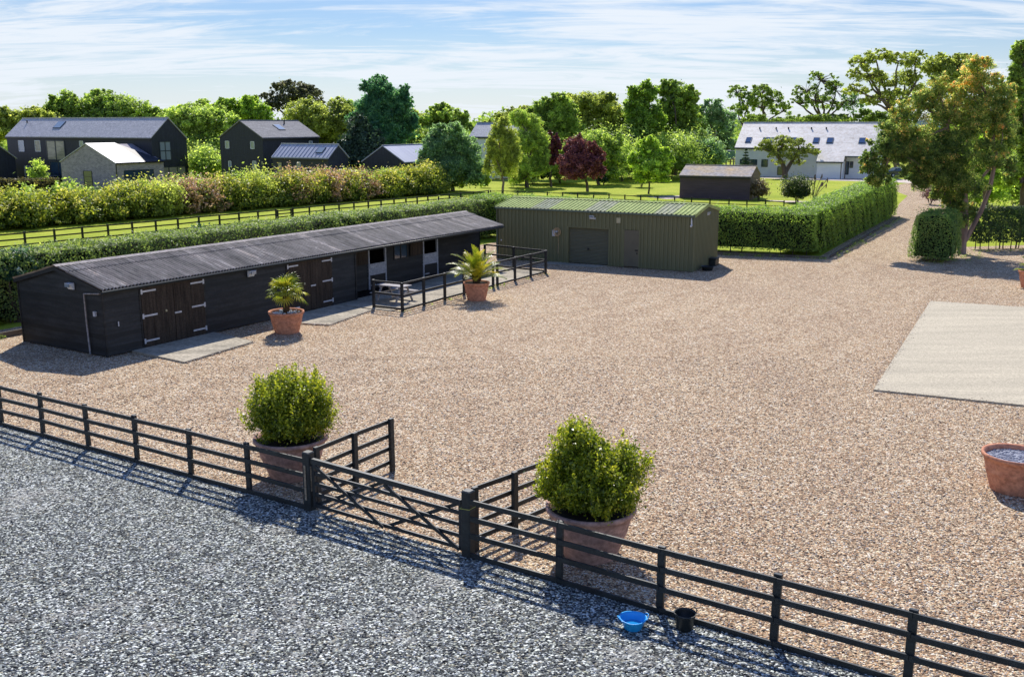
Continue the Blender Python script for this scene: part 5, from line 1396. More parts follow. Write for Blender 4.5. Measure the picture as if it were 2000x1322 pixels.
# catslide porch roof
s0 = HW.s_at(1594, -2.9, 2.3); s1 = HW.s_at(1647, -2.9, 2.3); s2 = WL + 0.15; k_ = (WR - WE) / (WD / 2)
mb = MB()
def slope(mb, a, b, y0, y1, ab=None, bb=None):
    z = lambda y: WE + k_ * y
    a0 = ab if ab is not None else a; b0 = bb if bb is not None else b
    mb.hexa([(a0, y0, z(y0) + 0.0), (b0, y0, z(y0) + 0.0), (b, y1, z(y1)), (a, y1, z(y1)), (a0, y0, z(y0) + 0.12), (b0, y0, z(y0) + 0.12), (b, y1, z(y1) + 0.12), (a, y1, z(y1) + 0.12)])
slope(mb, s0, s1, -2.9, -0.153); slope(mb, s1 + 0.001, s2, -1.7, -0.153)
mb.build('porch_roof', M['house_roof'], hw)
MB().box(s0 + 0.1, s1 - 0.1, -2.7, -0.002, 0, WE - k_ * 2.7 + 0.02).build('porch_wall', M['white_wall'], hw)
mb = MB(); mb.box(s1 + 0.1, s1 + 0.22, -1.6, -1.5, 0, 3.2); mb.box(s1 - 0.35, s1 - 0.23, -2.73, -2.702, 0, 2.4); mb.build('porch_post', M['gable_brown'], hw)
MB().box(s1, s2, -1.85, -1.71, WE - k_ * 1.7 - 0.1, WE - k_ * 1.7 + 0.08).build('porch_gutter', M['frame_grey'], hw)
MB().box(s0, s1, -3.05, -2.91, WE - k_ * 2.9 - 0.1, WE - k_ * 2.9 + 0.06).build('porch_gutter', M['frame_grey'], hw)
win_px(HW, hw, 1446, 312, 1479, 324, pane='glass', cols=2); win_px(HW, hw, 1488, 312, 1500, 326, pane='glass')
win_px(HW, hw, 1651, 316, 1659, 341, pane='glass'); win_px(HW, hw, 1661, 316, 1667, 328, pane='glass')
win_px(HW, hw, 1520, 326, 1534, 342, pane='glass')
bl = thing('balcony', 'green glass balcony on timber legs at the left end of the white house', 'balcony', HW.w(-1.5, -0.2, 0), HW.th)
MB().box(0, 1.4, 0, 3.0, 2.55, 2.7).build('deck', M['old_wood'], bl)
for a in ((0, 0.04, 0, 3.0), (0.05, 1.4, 0, 0.04)): MB().box(a[0], a[1], a[2], a[3], 2.72, 3.9).build('balustrade', M['green_glass'], bl)
for x, y in ((0.1, 0.1), (1.3, 0.1), (0.1, 2.9), (1.3, 2.9)): MB().box(x - 0.09, x + 0.09, y - 0.09, y + 0.09, 0, 2.548).build('leg', M['old_wood'], bl)
mb = MB(); mb.box(-0.03, 1.43, -0.03, 0.07, 3.9, 3.97); mb.box(-0.03, 0.07, 0.071, 3.0, 3.9, 3.97); mb.build('handrail', M['white_metal'], bl)
# things in front of the white house
x, y = gp(1602, 347)
pl = thing('planter_box', 'red brown wooden planter in front of the white house', 'planter', (x, y, 0), HW.th)
mb = MB()
for k in range(4): mb.box(-0.35, 0.35, -0.3, 0.3, 0.06 + k * 0.16, 0.06 + k * 0.16 + 0.15)
mb.build('box', M['red_wood'], pl); mb = MB()
for sx in (-0.3, 0.3):
    for sy in (-0.25, 0.25): mb.box(sx - 0.04, sx + 0.04, sy - 0.04, sy + 0.04, 0, 0.75)
mb.build('corner_post', M['red_wood'], pl)
for i, (px, py) in enumerate(((1556, 345), (1570, 345))):
    x, y = gp(px, py)
    bush('potted_conifer', ['left one of two dark conical shrubs by the white house wall', 'right one of two dark conical shrubs by the white house wall'][i], x, y, 0.9, 0.45, 0.95, 'dark', 450, 0.2, 300 + i)
for i, (px, py) in enumerate(((1497, 343), (1512, 343))):
    x, y = gp(px, py)
    bush('wall_shrub', ['dark small shrub against the white wall', 'greyish small shrub against the white wall'][i], x, y, 0.8, 0.75, 0.8, ['mid', 'greyg'][i], 450, 0.2, 310 + i)
# cars
def car(label, x, y, rz, m='car'):
    o = thing('parked_car', label, 'car', (x, y, 0), rz)
    prof = [(-2.1, 0.35), (-2.15, 0.75), (-1.95, 0.95), (-1.2, 1.02), (-0.55, 1.46), (0.75, 1.50), (1.55, 1.05), (2.1, 0.95), (2.15, 0.6), (2.1, 0.35)]
    n = len(prof); mb = MB(); vs = []
    for yy, k in ((-0.86, 0.0), (-0.80, 1), (0.80, 1), (0.86, 0.0)):
        for px, pz in prof:
            tuck = 0.12 * max(0, (pz - 0.95) / 0.55)
            yv = yy - math.copysign(tuck, yy)
            vs.append((px * (0.985 if k == 0 else 1), yv, pz - (0.03 if k == 0 and pz > 0.9 else 0)))
    fs = [tuple(reversed(range(n))), tuple(range(3 * n, 4 * n))]
    for r in range(3):
        for i in range(n): j = (i + 1) % n; fs.append((r * n + i, r * n + j, (r + 1) * n + j, (r + 1) * n + i))
    mb.add(vs, fs); mb.build('body', M[m], o, smooth=False)
    for s in (-1, 1):
        mb = MB(); mb.add([(-1.05, s * 0.862, 1.0), (1.4, s * 0.862, 1.02), (0.68, s * 0.755, 1.42), (-0.52, s * 0.755, 1.38)], [(0, 1, 2, 3) if s < 0 else (3, 2, 1, 0)]); mb.build('side_window', M['glass'], o)
    mb = MB(); mb.add([(-1.19, -0.72, 1.05), (-1.19, 0.72, 1.05), (-0.58, 0.66, 1.46), (-0.58, -0.66, 1.46)], [(0, 1, 2, 3)])
    mb.build('windscreen', M['glass_pale'], o)
    for wx in (-1.35, 1.35):
        for s in (-1, 1):
            w = MB().tube([(wx, s * 0.70, 0.33), (wx, s * 0.90, 0.33)], [0.33, 0.33], 20).build('wheel', M['tyre'], o)
            MB().tube([(wx, s * 0.901, 0.33), (wx, s * 0.91, 0.33)], [0.2, 0.19], 12).build('rim', M['galv'], w)
    return o
car('dark car parked in front of the long black house', *gp(90, 357), R(-24))
x, y = gp(1752, 346)
car('dark car parked by the far drive, glimpsed under the bronze tree', x, y, R(15))

# ------------------------------------------------------------------ trees
T = tree
BACK = 'trees on the skyline'
T('broadleaf_tree', 'olive green tree behind the left end of the long black house', 50, 178, [(-25, 262, 40, 30), (20, 252, 42, 30), (62, 243, 42, 28), (98, 255, 34, 28)], 'olive', 6500, 0.75, trunk=0.35)
T('broadleaf_tree', 'wide domed dark green tree rising over the long black house roof', 205, 185, [(118, 212, 22, 20), (150, 232, 52, 36), (205, 216, 55, 32), (255, 226, 50, 32), (292, 240, 30, 26), (205, 250, 90, 25)], 'mid', 11000, 0.75, trunk=0.5)
T('broadleaf_tree', 'tall light green tree filling the gap between the two black houses', 395, 155, [(350, 238, 38, 26), (392, 240, 45, 32), (385, 285, 40, 45), (418, 300, 34, 40), (350, 280, 26, 35), (440, 245, 30, 25)], 'light', 9500, 0.6, trunk=0.4)
T('broadleaf_tree', 'bright green tree crown above the ridge of the gabled black house', 475, 175, [(445, 222, 35, 22), (482, 220, 38, 24), (512, 235, 25, 30)], 'vivid', 5500, 0.65, trunk=0.4, vbias=-0.1)
T('umbrella_pine', 'flat topped dark pine standing highest behind the black houses', 570, 235, [(565, 174, 36, 14), (530, 192, 26, 9), (605, 188, 28, 12), (560, 200, 30, 14), (590, 178, 24, 12), (540, 210, 24, 12), (612, 205, 20, 10)], 'pine', 5200, 0.8, trunk=0.55, fill=0.15, clump=0.35, inner=0.05, dens=2.8)
T('broadleaf_tree', 'brownish olive tree below and right of the flat topped pine', 620, 160, [(590, 232, 42, 34), (635, 240, 42, 40), (668, 262, 34, 46), (612, 275, 40, 40), (650, 300, 36, 34)], 'olive', 9500, 0.6, trunk=0.4, vbias=-0.12)
T('poplar_tree', 'tall blue green tree with pointed crown behind the low outbuilding', 750, 142, [(738, 190, 32, 34), (770, 205, 32, 34), (715, 222, 30, 30), (748, 240, 52, 50), (785, 250, 28, 45), (750, 285, 52, 40)], 'blue', 12000, 0.5, trunk=0.4, per=26)
T('evergreen_tree', 'dark evergreen below the tall blue green tree', 705, 134, [(695, 275, 30, 42), (715, 300, 36, 38), (680, 305, 26, 32), (660, 325, 28, 24)], 'dark', 5500, 0.5, trunk=0.3)
T('broadleaf_tree', 'small domed green tree between the tall blue green tree and pale roof', 868, 165, [(868, 226, 38, 17), (845, 248, 30, 22), (895, 242, 26, 20), (860, 270, 46, 26)], 'mid', 5600, 0.6, trunk=0.35, vbias=0.12)
T('willow_bush', 'broad grey green willow reaching down to the paddock fence', 885, 121, [(880, 285, 42, 38), (852, 315, 32, 42), (912, 318, 30, 44), (882, 340, 50, 34), (930, 345, 18, 26)], 'greyg', 10500, 0.40, trunk=0.25, per=24)
T('weeping_birch', 'slender weeping birch with pale trunk on the garden lawn', 981, 113, [(985, 238, 13, 14), (972, 258, 18, 20), (993, 270, 20, 24), (962, 292, 18, 30), (984, 305, 26, 30), (1006, 305, 14, 30), (952, 325, 10, 24), (985, 330, 28, 24)], 'olive', 8500, 0.26, bark='pale_bark', droop=3.2, clump=0.16, trunk=0.16, vbias=0.12, aspect=0.4)
T('weeping_willow', 'yellow green weeping willow directly right of the birch', 1030, 128, [(1012, 232, 22, 20), (1036, 242, 24, 22), (1052, 280, 24, 32), (1022, 280, 28, 28), (1060, 318, 18, 34), (1032, 325, 34, 28), (1012, 345, 22, 20), (948, 352, 12, 18)], 'light', 9500, 0.36, droop=2.8, clump=0.18, trunk=0.3, aspect=0.4)
T('broadleaf_tree', 'green tree above the purple tree on the skyline', 1090, 152, [(1062, 222, 28, 24), (1092, 222, 34, 30), (1075, 255, 36, 32), (1110, 265, 34, 34)], 'mid', 6500, 0.55, trunk=0.35, vbias=0.12)
T('broadleaf_tree', 'rounded olive tree left of the two tall trees on the skyline', 1155, 158, [(1130, 208, 36, 24), (1165, 206, 38, 24), (1188, 235, 32, 36), (1150, 245, 46, 40), (1200, 270, 24, 34)], 'olive', 9000, 0.55, trunk=0.4)
T('broadleaf_tree', 'light leafy tree directly behind the copper tree', 1170, 134, [(1160, 285, 40, 28), (1195, 300, 28, 34), (1140, 310, 34, 34), (1195, 335, 34, 22), (1100, 320, 24, 34)], 'light', 7500, 0.42, trunk=0.25, vbias=-0.05)
T('purple_tree', 'narrow dark purple tree left of the copper tree', 1077, 130, [(1077, 285, 13, 26), (1074, 312, 16, 24), (1084, 300, 12, 28)], 'copper', 1800, 0.36, trunk=0.18, vbias=-0.25)
T('copper_tree', 'round copper red leaved tree on the garden lawn', 1147, 121, [(1128, 290, 24, 22), (1110, 318, 22, 24), (1150, 312, 26, 28), (1130, 325, 34, 28), (1160, 335, 18, 22), (1120, 340, 22, 18)], 'copper', 6500, 0.32, trunk=0.2)
T('maple_tree', 'small bright green round headed tree right of the copper tree', 1267, 116, [(1272, 293, 20, 22), (1250, 315, 20, 22), (1292, 315, 20, 24), (1270, 328, 34, 26), (1252, 345, 20, 18), (1290, 345, 16, 16)], 'vivid', 5600, 0.34, trunk=0.12, vbias=0.05, twigs=5)
T('broadleaf_tree', 'left one of the two tall green trees near the middle of the skyline', 1250, 152, [(1246, 195, 24, 26), (1268, 185, 20, 22), (1240, 225, 26, 30), (1262, 240, 30, 34), (1248, 275, 34, 30)], 'vivid', 7500, 0.50, trunk=0.35, clump=0.22, vbias=-0.22, fill=0.15)
T('broadleaf_tree', 'right one of the two tall green trees near the middle of the skyline', 1318, 160, [(1302, 180, 22, 20), (1328, 190, 28, 28), (1340, 230, 28, 38), (1308, 232, 30, 42), (1325, 275, 42, 38), (1350, 300, 26, 24)], 'mid', 9000, 0.52, trunk=0.4, clump=0.2, fill=0.15, vbias=0.05)
T('bare_tree', 'thinly leaved tree left of the white house roof', 1398, 172, [(1392, 228, 30, 30), (1412, 245, 24, 30)], 'greyg', 1300, 0.55, trunk=0.3, twigs=30, bare=26)
T('broadleaf_tree', 'grey green tree group at the left end of the white house', 1400, 176, [(1380, 290, 34, 34), (1408, 272, 24, 36), (1372, 315, 28, 20), (1418, 300, 14, 26)], 'greyg', 5600, 0.50, trunk=0.3, vbias=-0.1)
T('skyline_tree', 'small open crowned tree above the left end of the white house', 1452, 195, [(1440, 182, 17, 13), (1462, 200, 16, 16), (1442, 218, 18, 16)], 'mid', 2100, 0.60, trunk=0.35, clump=0.3, fill=0.1, twigs=16, vbias=-0.12, inner=0.0, dens=2.3)
T('skyline_tree', 'second open crowned tree above the white house roof', 1494, 195, [(1488, 185, 22, 18), (1508, 195, 20, 18), (1490, 212, 26, 20), (1530, 218, 16, 16)], 'mid', 3400, 0.60, trunk=0.4, clump=0.28, fill=0.1, twigs=16, vbias=-0.12, inner=0.0, dens=2.3)
T('skyline_tree', 'tall lacy dark tree above the middle of the white house roof', 1606, 192, [(1605, 158, 26, 16), (1575, 180, 22, 18), (1632, 178, 18, 20), (1560, 205, 20, 14), (1600, 200, 36, 22), (1640, 210, 18, 16)], 'mid', 3600, 0.60, trunk=0.5, clump=0.22, fill=0.15, twigs=26, bare=8, vbias=-0.12, inner=0.0, dens=2.3)
T('bare_tree', 'leafless twiggy tree above the right half of the white house roof', 1662, 190, [(1662, 205, 20, 26)], 'greyg', 220, 0.5, trunk=0.3, twigs=20, bare=34)
T('willow_tree', 'tall spreading yellow green tree with visible limbs right of the white house', 1752, 172, [(1680, 122, 22, 15), (1712, 112, 24, 14), (1752, 120, 24, 14), (1790, 122, 20, 18), (1690, 150, 28, 16), (1672, 178, 20, 12), (1722, 160, 26, 18), (1768, 155, 26, 20), (1735, 195, 34, 16), (1700, 200, 18, 12), (1790, 190, 26, 24)], 'olive', 7600, 0.52, trunk=0.55, clump=0.3, fill=0.15, twigs=14, vbias=-0.02, inner=0.04, dens=3.4)
T('willow_tree', 'yellow green crown showing above the bronze tree', 1855, 150, [(1835, 128, 28, 18), (1872, 125, 30, 16), (1850, 155, 38, 24), (1890, 160, 24, 24)], 'olive', 4600, 0.5, trunk=0.5, clump=0.28, fill=0.18, vbias=-0.02, inner=0.08, dens=3.4)
T('broadleaf_tree', 'dark low tree behind the right end of the white house', 1715, 184, [(1700, 232, 26, 14), (1735, 238, 24, 18), (1560, 236, 50, 10), (1620, 234, 50, 10), (1480, 236, 40, 10)], 'mid', 4200, 0.6, trunk=0.3, vbias=-0.15)
# taller trees standing between the skyline and the garden trees
T('broadleaf_tree', 'pale green tree mass behind the weeping willow', 1045, 168, [(1005, 262, 34, 30), (1050, 255, 36, 28), (1020, 300, 44, 34), (1065, 300, 34, 36), (965, 300, 30, 26)], 'light', 8000, 0.55, trunk=0.35, vbias=-0.05)
T('broadleaf_tree', 'green tree mass behind the copper tree and the light leafy tree', 1150, 170, [(1120, 270, 40, 28), (1170, 272, 40, 30), (1215, 285, 34, 34), (1140, 315, 46, 28), (1200, 325, 40, 26)], 'mid', 9000, 0.55, trunk=0.35)
T('broadleaf_tree', 'yellow green tree mass between the two tall trees and the plum shed', 1300, 168, [(1270, 285, 32, 28), (1310, 290, 36, 28), (1355, 285, 32, 32), (1385, 300, 26, 26), (1290, 322, 40, 22), (1350, 325, 40, 20)], 'olive', 9000, 0.55, trunk=0.35)
T('broadleaf_tree', 'green tree mass behind the grey willow and the low outbuilding', 830, 150, [(800, 275, 30, 28), (835, 282, 34, 26), (815, 305, 36, 22), (870, 280, 30, 26)], 'light', 5200, 0.5, trunk=0.3, vbias=-0.1)
T('broadleaf_tree', 'green skyline crown left of the left tall green tree', 1215, 186, [(1205, 245, 34, 26), (1225, 262, 30, 26)], 'mid', 3600, 0.6, trunk=0.35)
T('broadleaf_tree', 'olive skyline crown above the weeping willow', 1010, 186, [(1000, 238, 34, 20), (1035, 232, 34, 20), (975, 255, 30, 18)], 'olive', 4200, 0.6, trunk=0.35)
T('broadleaf_tree', 'pale skyline crown left of the thinly leaved tree', 1370, 186, [(1362, 252, 26, 24), (1385, 262, 26, 24)], 'light', 3000, 0.6, trunk=0.3, vbias=-0.1)
T('broadleaf_tree', 'green skyline crown between the brownish olive tree and the tall blue green tree', 690, 182, [(680, 225, 30, 22), (705, 240, 28, 24), (655, 240, 26, 22)], 'mid', 3600, 0.6, trunk=0.35)
T('broadleaf_tree', 'olive skyline crown just right of the tall blue green tree', 822, 184, [(815, 245, 26, 22), (835, 258, 26, 22)], 'olive', 2800, 0.6, trunk=0.3)
T('broadleaf_tree', 'light green skyline crown behind the gap between the black houses', 345, 186, [(335, 232, 24, 18), (365, 222, 30, 18), (400, 215, 30, 16)], 'light', 3600, 0.6, trunk=0.35)
# understorey closing the view between the garden trees
for i, (px, py, Yd, rx, rz, lf, lb) in enumerate([
    (1042, 358, 136, 3.4, 2.6, 'dark', 'dark undergrowth shrub below the weeping willow'), (1095, 352, 138, 3.4, 2.9, 'mid', 'green undergrowth shrub left of the copper tree trunk'),
    (1215, 345, 142, 3.4, 3.4, 'light', 'light undergrowth shrub between the copper tree and the bright green tree'), (1235, 325, 150, 4.2, 4.2, 'mid', 'tall undergrowth behind the bright green tree'),
    (1310, 330, 146, 4.0, 3.6, 'mid', 'green undergrowth right of the bright green tree'), (1355, 322, 150, 4.0, 3.8, 'light', 'light undergrowth behind the plum shed'),
    (1376, 328, 150, 3.0, 3.2, 'greyg', 'grey green undergrowth behind the right end of the plum shed'), (1180, 318, 150, 4.4, 4.4, 'mid', 'tall undergrowth behind the light leafy tree'),
    (680, 340, 134, 3.6, 2.8, 'dark', 'dark undergrowth beside the flat canopy'), (815, 345, 134, 3.2, 2.8, 'light', 'light shrub in front of the low outbuilding roof end'),
    (425, 330, 150, 3.4, 3.0, 'mid', 'mid green undergrowth in the gap between the black houses'), (385, 335, 148, 3.2, 2.6, 'olive', 'olive undergrowth at the right corner of the long black house')]):
    x, y, z, _ = at(px, py, Yd)
    bush('undergrowth_shrub', lb, x, y, rz * 0.9, rx, rz, lf, 2600, 0.36, 700 + i)
for i, (px, py, Yd, rx, rz, lf, lb) in enumerate([(1905, 395, 92, 3.2, 2.2, 'vivid', 'bright green bush behind the forked trunk'), (1985, 385, 95, 3.0, 2.4, 'mid', 'green bush behind the see-through hedge at the right edge')]):
    x, y, z, _ = at(px, py, Yd)
    bush('garden_bush', lb, x, y, rz * 0.9, rx, rz, lf, 2600, 0.26, 740 + i, cat='bush')
# foreground right
T('bronze_tree', 'large two trunked tree with bronze tipped leaves beside the drive', 1877, 61.5,
  [(1912, 150, 36, 32), (1935, 190, 36, 34), (1880, 185, 30, 28), (1832, 178, 26, 28), (1800, 200, 26, 24), (1770, 225, 28, 26), (1838, 225, 40, 36), (1900, 240, 44, 40), (1955, 245, 28, 40),
   (1755, 262, 36, 28), (1722, 290, 26, 26), (1800, 272, 44, 32), (1860, 290, 44, 36), (1700, 325, 20, 28), (1715, 352, 17, 22), (1760, 305, 30, 22), (1820, 330, 40, 34), (1795, 352, 22, 18), (1862, 350, 36, 38), (1920, 310, 34, 32), (1872, 395, 22, 30), (1884, 425, 20, 34), (1862, 405, 20, 22), (1905, 370, 22, 28), (1815, 300, 52, 42), (1850, 345, 46, 40), (1790, 325, 32, 34), (1845, 382, 26, 20), (1735, 300, 24, 30), (1712, 345, 22, 34), (1800, 360, 22, 22), (1962, 205, 26, 38), (1955, 285, 26, 32), (1978, 330, 16, 24)],
  'bronze', 36000, 0.16, bark='pale_bark', trunk=0.24, clump=0.30, fill=0.22, per=40, twigs=7,
  paths=[([(1878, 499), (1880, 470), (1886, 430), (1884, 380), (1868, 320), (1850, 250)], 0.27, 0.12), ([(1880, 478), (1893, 455), (1915, 415), (1933, 370), (1943, 320), (1938, 240)], 0.17, 0.10), ([(1884, 385), (1840, 345), (1780, 300), (1740, 285)], 0.12, 0.05)])
T('broadleaf_tree', 'fresh green tree cut off by the upper right edge', 1998, 72, [(1992, 108, 16, 26), (2010, 130, 30, 40), (1985, 165, 20, 30), (2005, 210, 34, 50), (1985, 265, 22, 40), (2010, 320, 34, 50), (1975, 345, 20, 28)], 'mid', 15000, 0.24, trunk=0.25, vbias=0.12, clump=0.24)
T('broadleaf_tree', 'yellow green leafy tree glimpsed behind the bronze tree trunks', 1925, 84, [(1905, 300, 26, 36), (1930, 345, 34, 28), (1895, 350, 24, 30), (1955, 310, 24, 40), (1965, 355, 26, 22), (1850, 300, 22, 50)], 'vivid', 8500, 0.28, trunk=0.2, vbias=0.1)
T('broadleaf_tree', 'mid green tree far behind the right edge trees', 1900, 120, [(1850, 290, 40, 50), (1900, 270, 50, 60), (1960, 270, 40, 60), (2010, 270, 40, 60), (1900, 335, 50, 40), (1965, 340, 50, 34), (2010, 345, 40, 34)], 'mid', 8000, 0.45, trunk=0.4)
# garden trees
x, y = gp(1533, 347)
T('gnarled_tree', 'old gnarled low tree in front of the white house', 1533, 150.5, [(1505, 283, 18, 11), (1528, 276, 18, 10), (1556, 282, 20, 10), (1578, 293, 14, 9), (1514, 302, 16, 11), (1548, 305, 22, 12), (1530, 292, 26, 10), (1500, 293, 10, 8), (1486, 290, 9, 8), (1592, 300, 9, 7), (1560, 318, 12, 7), (1520, 318, 12, 7)], 'olive', 4200, 0.34, trunk=0.42, clump=0.4, twigs=8, vbias=-0.15, inner=0.08, dens=3.2,
  paths=[([(1533, 349), (1533, 335), (1528, 318), (1515, 300)], 0.5, 0.2), ([(1534, 335), (1545, 318), (1556, 300)], 0.4, 0.16)])
t_ = thing('small_conifer', 'small dark tiered conifer at the left corner of the white house', 'tree', (*at(1457, 300, 152.5)[:2], 0))
rng = np.random.default_rng(77); P = []; N = []; V = []
for k in range(9):
    z = 0.9 + k * 0.42; r = 1.15 * (1 - k / 9.5); n = int(60 + 240 * (1 - k / 9)); a = rng.uniform(0, 6.28, n); q = r * np.sqrt(rng.random(n))
    P.append(np.stack([q * np.cos(a), q * np.sin(a), z - 0.22 * q + rng.normal(0, 0.05, n)], 1)); N.append(np.tile([0, 0, 1.0], (n, 1))); V.append(rng.normal(0.5, 0.2, n))
MB().tube([(0, 0, -0.05), (0, 0, 4.6)], [0.09, 0.02], 7).build('trunk', M['bark'], t_)
leaf_mesh('crown', np.vstack(P), np.vstack(N), 0.24, np.concatenate(V), L['dark'], t_, rng=rng)
for i, (nm, lb, px, py, rx, rz, lf, n, lfz) in enumerate([
    ('garden_bush', 'round pale flowered bush on the lawn beside the copper tree', 1178, 361, 1.1, 0.85, 'white', 900, 0.16),
    ('garden_bush', 'dark green bush at the foot of the bright green tree', 1252, 366, 1.35, 1.4, 'mid', 1600, 0.2),
    ('garden_bush', 'small white flowered bush beside the plum shed', 1292, 357, 0.9, 0.6, 'white', 500, 0.18),
    ('garden_bush', 'brownish bush behind the plum coloured shed', 1345, 334, 3.0, 1.5, 'brownish', 2200, 0.3),
    ('grass_clump', 'dry tan ornamental grass at the corner of the plum shed', 1482, 391, 1.0, 1.05, 'tan', 1500, 0.2),
    ('rose_bush', 'dark round bush dotted with white flowers behind the hedge', 1556, 396, 1.75, 1.35, 'flower', 3400, 0.17),
    ('garden_bush', 'pink flowering shrub beside the drive behind the hedge block', 1818, 400, 0.9, 1.1, 'pinkflower', 900, 0.14),
    ('young_tree', 'thin young tree in front of the long black house', 76, 366, 1.3, 1.7, 'light', 900, 0.28),
    ('young_tree', 'yellow green young tree beside the flat canopy', 668, 350, 1.7, 2.2, 'vivid', 1500, 0.28),
    ('garden_bush', 'light green shrub between the two black houses', 405, 358, 2.9, 2.5, 'light', 2600, 0.34),
    ('garden_bush', 'rounded green shrub at the corner of the gabled black house', 440, 350, 1.5, 1.3, 'mid', 900, 0.3),
    ]):
    x, y = gp(px, py)
    bush(nm, lb, x, y, rz * 1.05, rx, rz, lf, n, lfz, 400 + i, cat='tree' if nm == 'young_tree' else 'bush')
# spiky stems beside the rose bush
x, y = gp(1588, 396); sk = thing('flax_plant', 'tall dark flower spikes rising right of the rose bush', 'plant', (x, y, 0)); mb = MB(); rg = random.Random(2)
for k in range(9):
    a = rg.uniform(-0.5, 0.5); tx = rg.uniform(-0.3, 1.5); h = rg.uniform(1.8, 2.9)
    mb.tube([(0, 0, 0), (tx * 0.45, a * 0.3, h * 0.6), (tx, a, h)], [0.03, 0.025, 0.04], 5); mb.blob((tx, a, h - 0.15), (0.07, 0.07, 0.28), rg)
mb.build('spikes', M['gable_brown'], sk)
# low garden hedges near the black houses
hedge('low brown topped hedge in front of the long black house', [gp(-40, 384), gp(118, 381)], 1.2, 1.9, 1.9, 'brownish', 0.26, 40, seed=51, z0=0.05)
hedge('low clipped hedge in front of the single storey wing', [gp(470, 361), gp(618, 361)], 1.1, 1.5, 1.6, 'hedge_old', 0.26, 40, seed=52, z0=0.05)
# far off wood that closes the view
rng = np.random.default_rng(909)
P, N, V = [], [], []
for i in range(150):
    px = -150 + i * 16; Yw = 250 + 25 * math.sin(i * 0.7); x, _, _, m_ = at(px, 240, Yw); hgt = (9.6 if 280 < px < 1480 else 8.0) + 1.2 * math.sin(i * 0.55) + rng.uniform(-0.8, 0.8)
    n = 330; d = rng.normal(size=(n, 3)); d /= np.linalg.norm(d, axis=1)[:, None]
    P.append(np.array([x, Yw, hgt * 0.5]) + d * np.array([3.0, 3.0, hgt * 0.55]) * rng.uniform(0.75, 1.05, (n, 1))); N.append(d); V.append(rng.normal(0.4 + 0.15 * math.sin(i * 1.3), 0.2, n))
P = np.vstack(P); N = np.vstack(N); V = np.concatenate(V); ok = P[:, 2] > 0
leaf_mesh('far_wood', P[ok], N[ok], 1.0, V[ok], L['mid'], rng=rng, kind='stuff', label='band of far off woodland closing the view behind everything', cat='woodland')

# loose stones lying on both surfaces near the camera and spilled over the concrete edges
def loose_stones(name, label, pts, size, stops, seed):
    rng = np.random.default_rng(seed); n = len(pts)
    base = np.array([(1, 0, 0), (0, 1, 0), (-1, 0, 0), (0, -1, 0), (0, 0, 1), (0, 0, -0.4)], float)
    fc = np.array([(0, 1, 4), (1, 2, 4), (2, 3, 4), (3, 0, 4), (1, 0, 5), (2, 1, 5), (3, 2, 5), (0, 3, 5)])
    a = rng.uniform(0, 6.28, n); ca, sa = np.cos(a)[:, None], np.sin(a)[:, None]
    sz = size * rng.uniform(0.6, 1.5, (n, 1)); sx = sz * rng.uniform(0.8, 1.3, (n, 1)); sy = sz * rng.uniform(0.6, 1.0, (n, 1)); szz = sz * rng.uniform(0.35, 0.6, (n, 1))
    jit = 1 + rng.normal(0, 0.15, (n, 6, 3)); b = base[None] * jit
    x = b[..., 0] * sx; y = b[..., 1] * sy
    vs = np.stack([x * ca - y * sa + pts[:, 0:1], x * sa + y * ca + pts[:, 1:2], b[..., 2] * szz + pts[:, 2:3] + 0.004], -1).reshape(-1, 3)
    f = (fc[None] + (np.arange(n) * 6)[:, None, None]).reshape(-1, 3)
    me = bpy.data.meshes.new(name); me.vertices.add(len(vs)); me.vertices.foreach_set('co', vs.astype(np.float32).ravel())
    me.loops.add(len(f) * 3); me.loops.foreach_set('vertex_index', f.astype(np.int32).ravel())
    me.polygons.add(len(f)); me.polygons.foreach_set('loop_start', np.arange(len(f), dtype=np.int32) * 3); me.polygons.foreach_set('loop_total', np.full(len(f), 3, dtype=np.int32))
    me.update(calc_edges=True)
    at_ = me.attributes.new('v', 'FLOAT', 'FACE'); at_.data.foreach_set('value', np.repeat(rng.random(n), 8).astype(np.float32))
    m, nd, bs, _ = new_mat(name)
    q = nd.nodes.new('ShaderNodeAttribute'); q.attribute_name = 'v'
    nd.links.new(ramp(nd, q.outputs['Fac'], stops, 'CONSTANT'), bs.inputs['Base Color']); bs.inputs['Roughness'].default_value = 0.7
    bs.inputs['Specular IOR Level'].default_value = 0.2
    me.materials.append(m)
    o = bpy.data.objects.new(name, me); COL.objects.link(o); tag(o, label, 'stones', kind='stuff')
rng = np.random.default_rng(31)
def side(x, y):     # > 0 on the yard side of the long fence
    xs = [-60, -14.0, -4.3, -0.83, 5.79, 60]; ys = [54.2, 25.55, 19.5, 17.22, 12.87, -22.8]
    return y - np.interp(x, xs, ys)
N_ = 60000
u = rng.uniform(-0.62, 0.62, N_); yy = 9.5 + 24 * rng.random(N_) ** 1.5; xx = u * yy
sd_ = side(xx, yy) + rng.normal(0, 0.05, N_)
yp = np.stack([xx, yy, np.full(N_, 0.006)], 1)
slab_pts = []
for (ax, ay), (bx_, by_) in (((11.11, 28.93), (29.5, 20.6)), ((11.11, 28.93), (19.32, 44.34)), ((19.32, 44.34), (37.2, 36.6))):
    k = rng.random(500); slab_pts.append(np.stack([ax + (bx_ - ax) * k + rng.normal(0, 0.12, 500), ay + (by_ - ay) * k + rng.normal(0, 0.12, 500), np.full(500, 0.055)], 1))
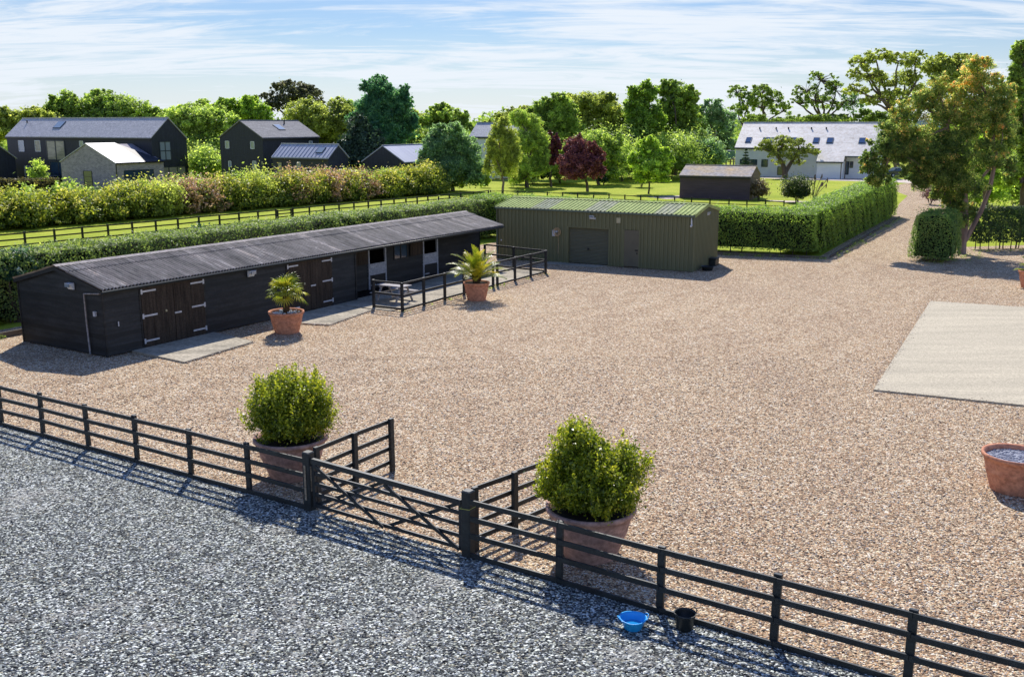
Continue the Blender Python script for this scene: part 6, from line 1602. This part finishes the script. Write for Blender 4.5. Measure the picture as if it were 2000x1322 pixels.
for pl in ([(0.95, -2.85), (4.5, -2.45), (4.9, 0.1)], [(8.1, -1.6), (8.4, -2.72), (11.9, -2.1)], [(12.1, -2.95), (25.9, -2.95)]):
    for i in range(len(pl) - 1):
        k = rng.random(260); a = pl[i][0] + (pl[i + 1][0] - pl[i][0]) * k + rng.normal(0, 0.08, 260); d = pl[i][1] + (pl[i + 1][1] - pl[i][1]) * k + rng.normal(0, 0.08, 260)
        slab_pts.append(np.stack([ST.x + ST.c * a - ST.s * d, ST.y + ST.s * a + ST.c * d, np.full(260, 0.045)], 1))
tan = [(0.0, (0.10, 0.08, 0.07)), (0.15, (0.42, 0.29, 0.19)), (0.38, (0.60, 0.50, 0.40)), (0.6, (0.30, 0.22, 0.17)), (0.75, (0.72, 0.66, 0.58)), (0.9, (0.36, 0.25, 0.17))]
grey = [(0.0, (0.03, 0.032, 0.036)), (0.25, (0.20, 0.20, 0.20)), (0.45, (0.48, 0.48, 0.46)), (0.6, (0.09, 0.092, 0.10)), (0.75, (0.62, 0.61, 0.58)), (0.88, (0.34, 0.29, 0.22))]
loose_stones('loose_yard_stones', 'loose tan and white stones scattered over the yard gravel', np.vstack([yp[(sd_ > 0)]] + slab_pts), 0.022, tan, 5)
ap = yp[sd_ <= 0].copy(); ap[:, 2] = 0.011
loose_stones('loose_arena_stones', 'loose grey and white stones scattered over the arena grit', ap, 0.021, grey, 6)

# small weeds and grass tufts along the foot of fences, kerbs and walls
rng = np.random.default_rng(77)
P = []
def weed_line(a, b, n, spread, h):
    for _ in range(n):
        k = rng.random(); cx_, cy_ = a[0] + (b[0] - a[0]) * k + rng.normal(0, spread), a[1] + (b[1] - a[1]) * k + rng.normal(0, spread); m_ = int(rng.integers(8, 26)); r = rng.uniform(0.04, 0.14)
        P.append(np.stack([cx_ + rng.normal(0, r, m_), cy_ + rng.normal(0, r, m_), rng.uniform(0.01, h, m_)], 1))
weed_line((13.0, 60.8), (19.3, 58.9), 30, 0.12, 0.16)
weed_line((20.0, 59.9), (34.0, 85.5), 60, 0.15, 0.18)
weed_line((24.5, 56.6), (30.0, 61.5), 25, 0.3, 0.16)
weed_line((29.5, 62.6), (44.0, 65.0), 50, 0.25, 0.2)
weed_line(ST.w(0, 6.2)[:2], ST.w(-6, 6.2)[:2], 20, 0.15, 0.18)
weed_line(ST.w(12.5, -3.45)[:2], ST.w(25.5, -3.3)[:2], 16, 0.05, 0.10)
weed_line(GS.w(0.5, -0.05)[:2], GS.w(3.4, -0.05)[:2], 8, 0.05, 0.12)
P = np.vstack(P)
leaf_mesh('weeds', P, np.tile([0.0, 0.3, 0.5], (len(P), 1)), 0.09, rng.normal(0.5, 0.2, len(P)), L['mid'], rng=rng, aspect=0.3, align=0.2, kind='stuff', label='small weeds and grass tufts along the foot of hedges and kerbs', cat='weeds')
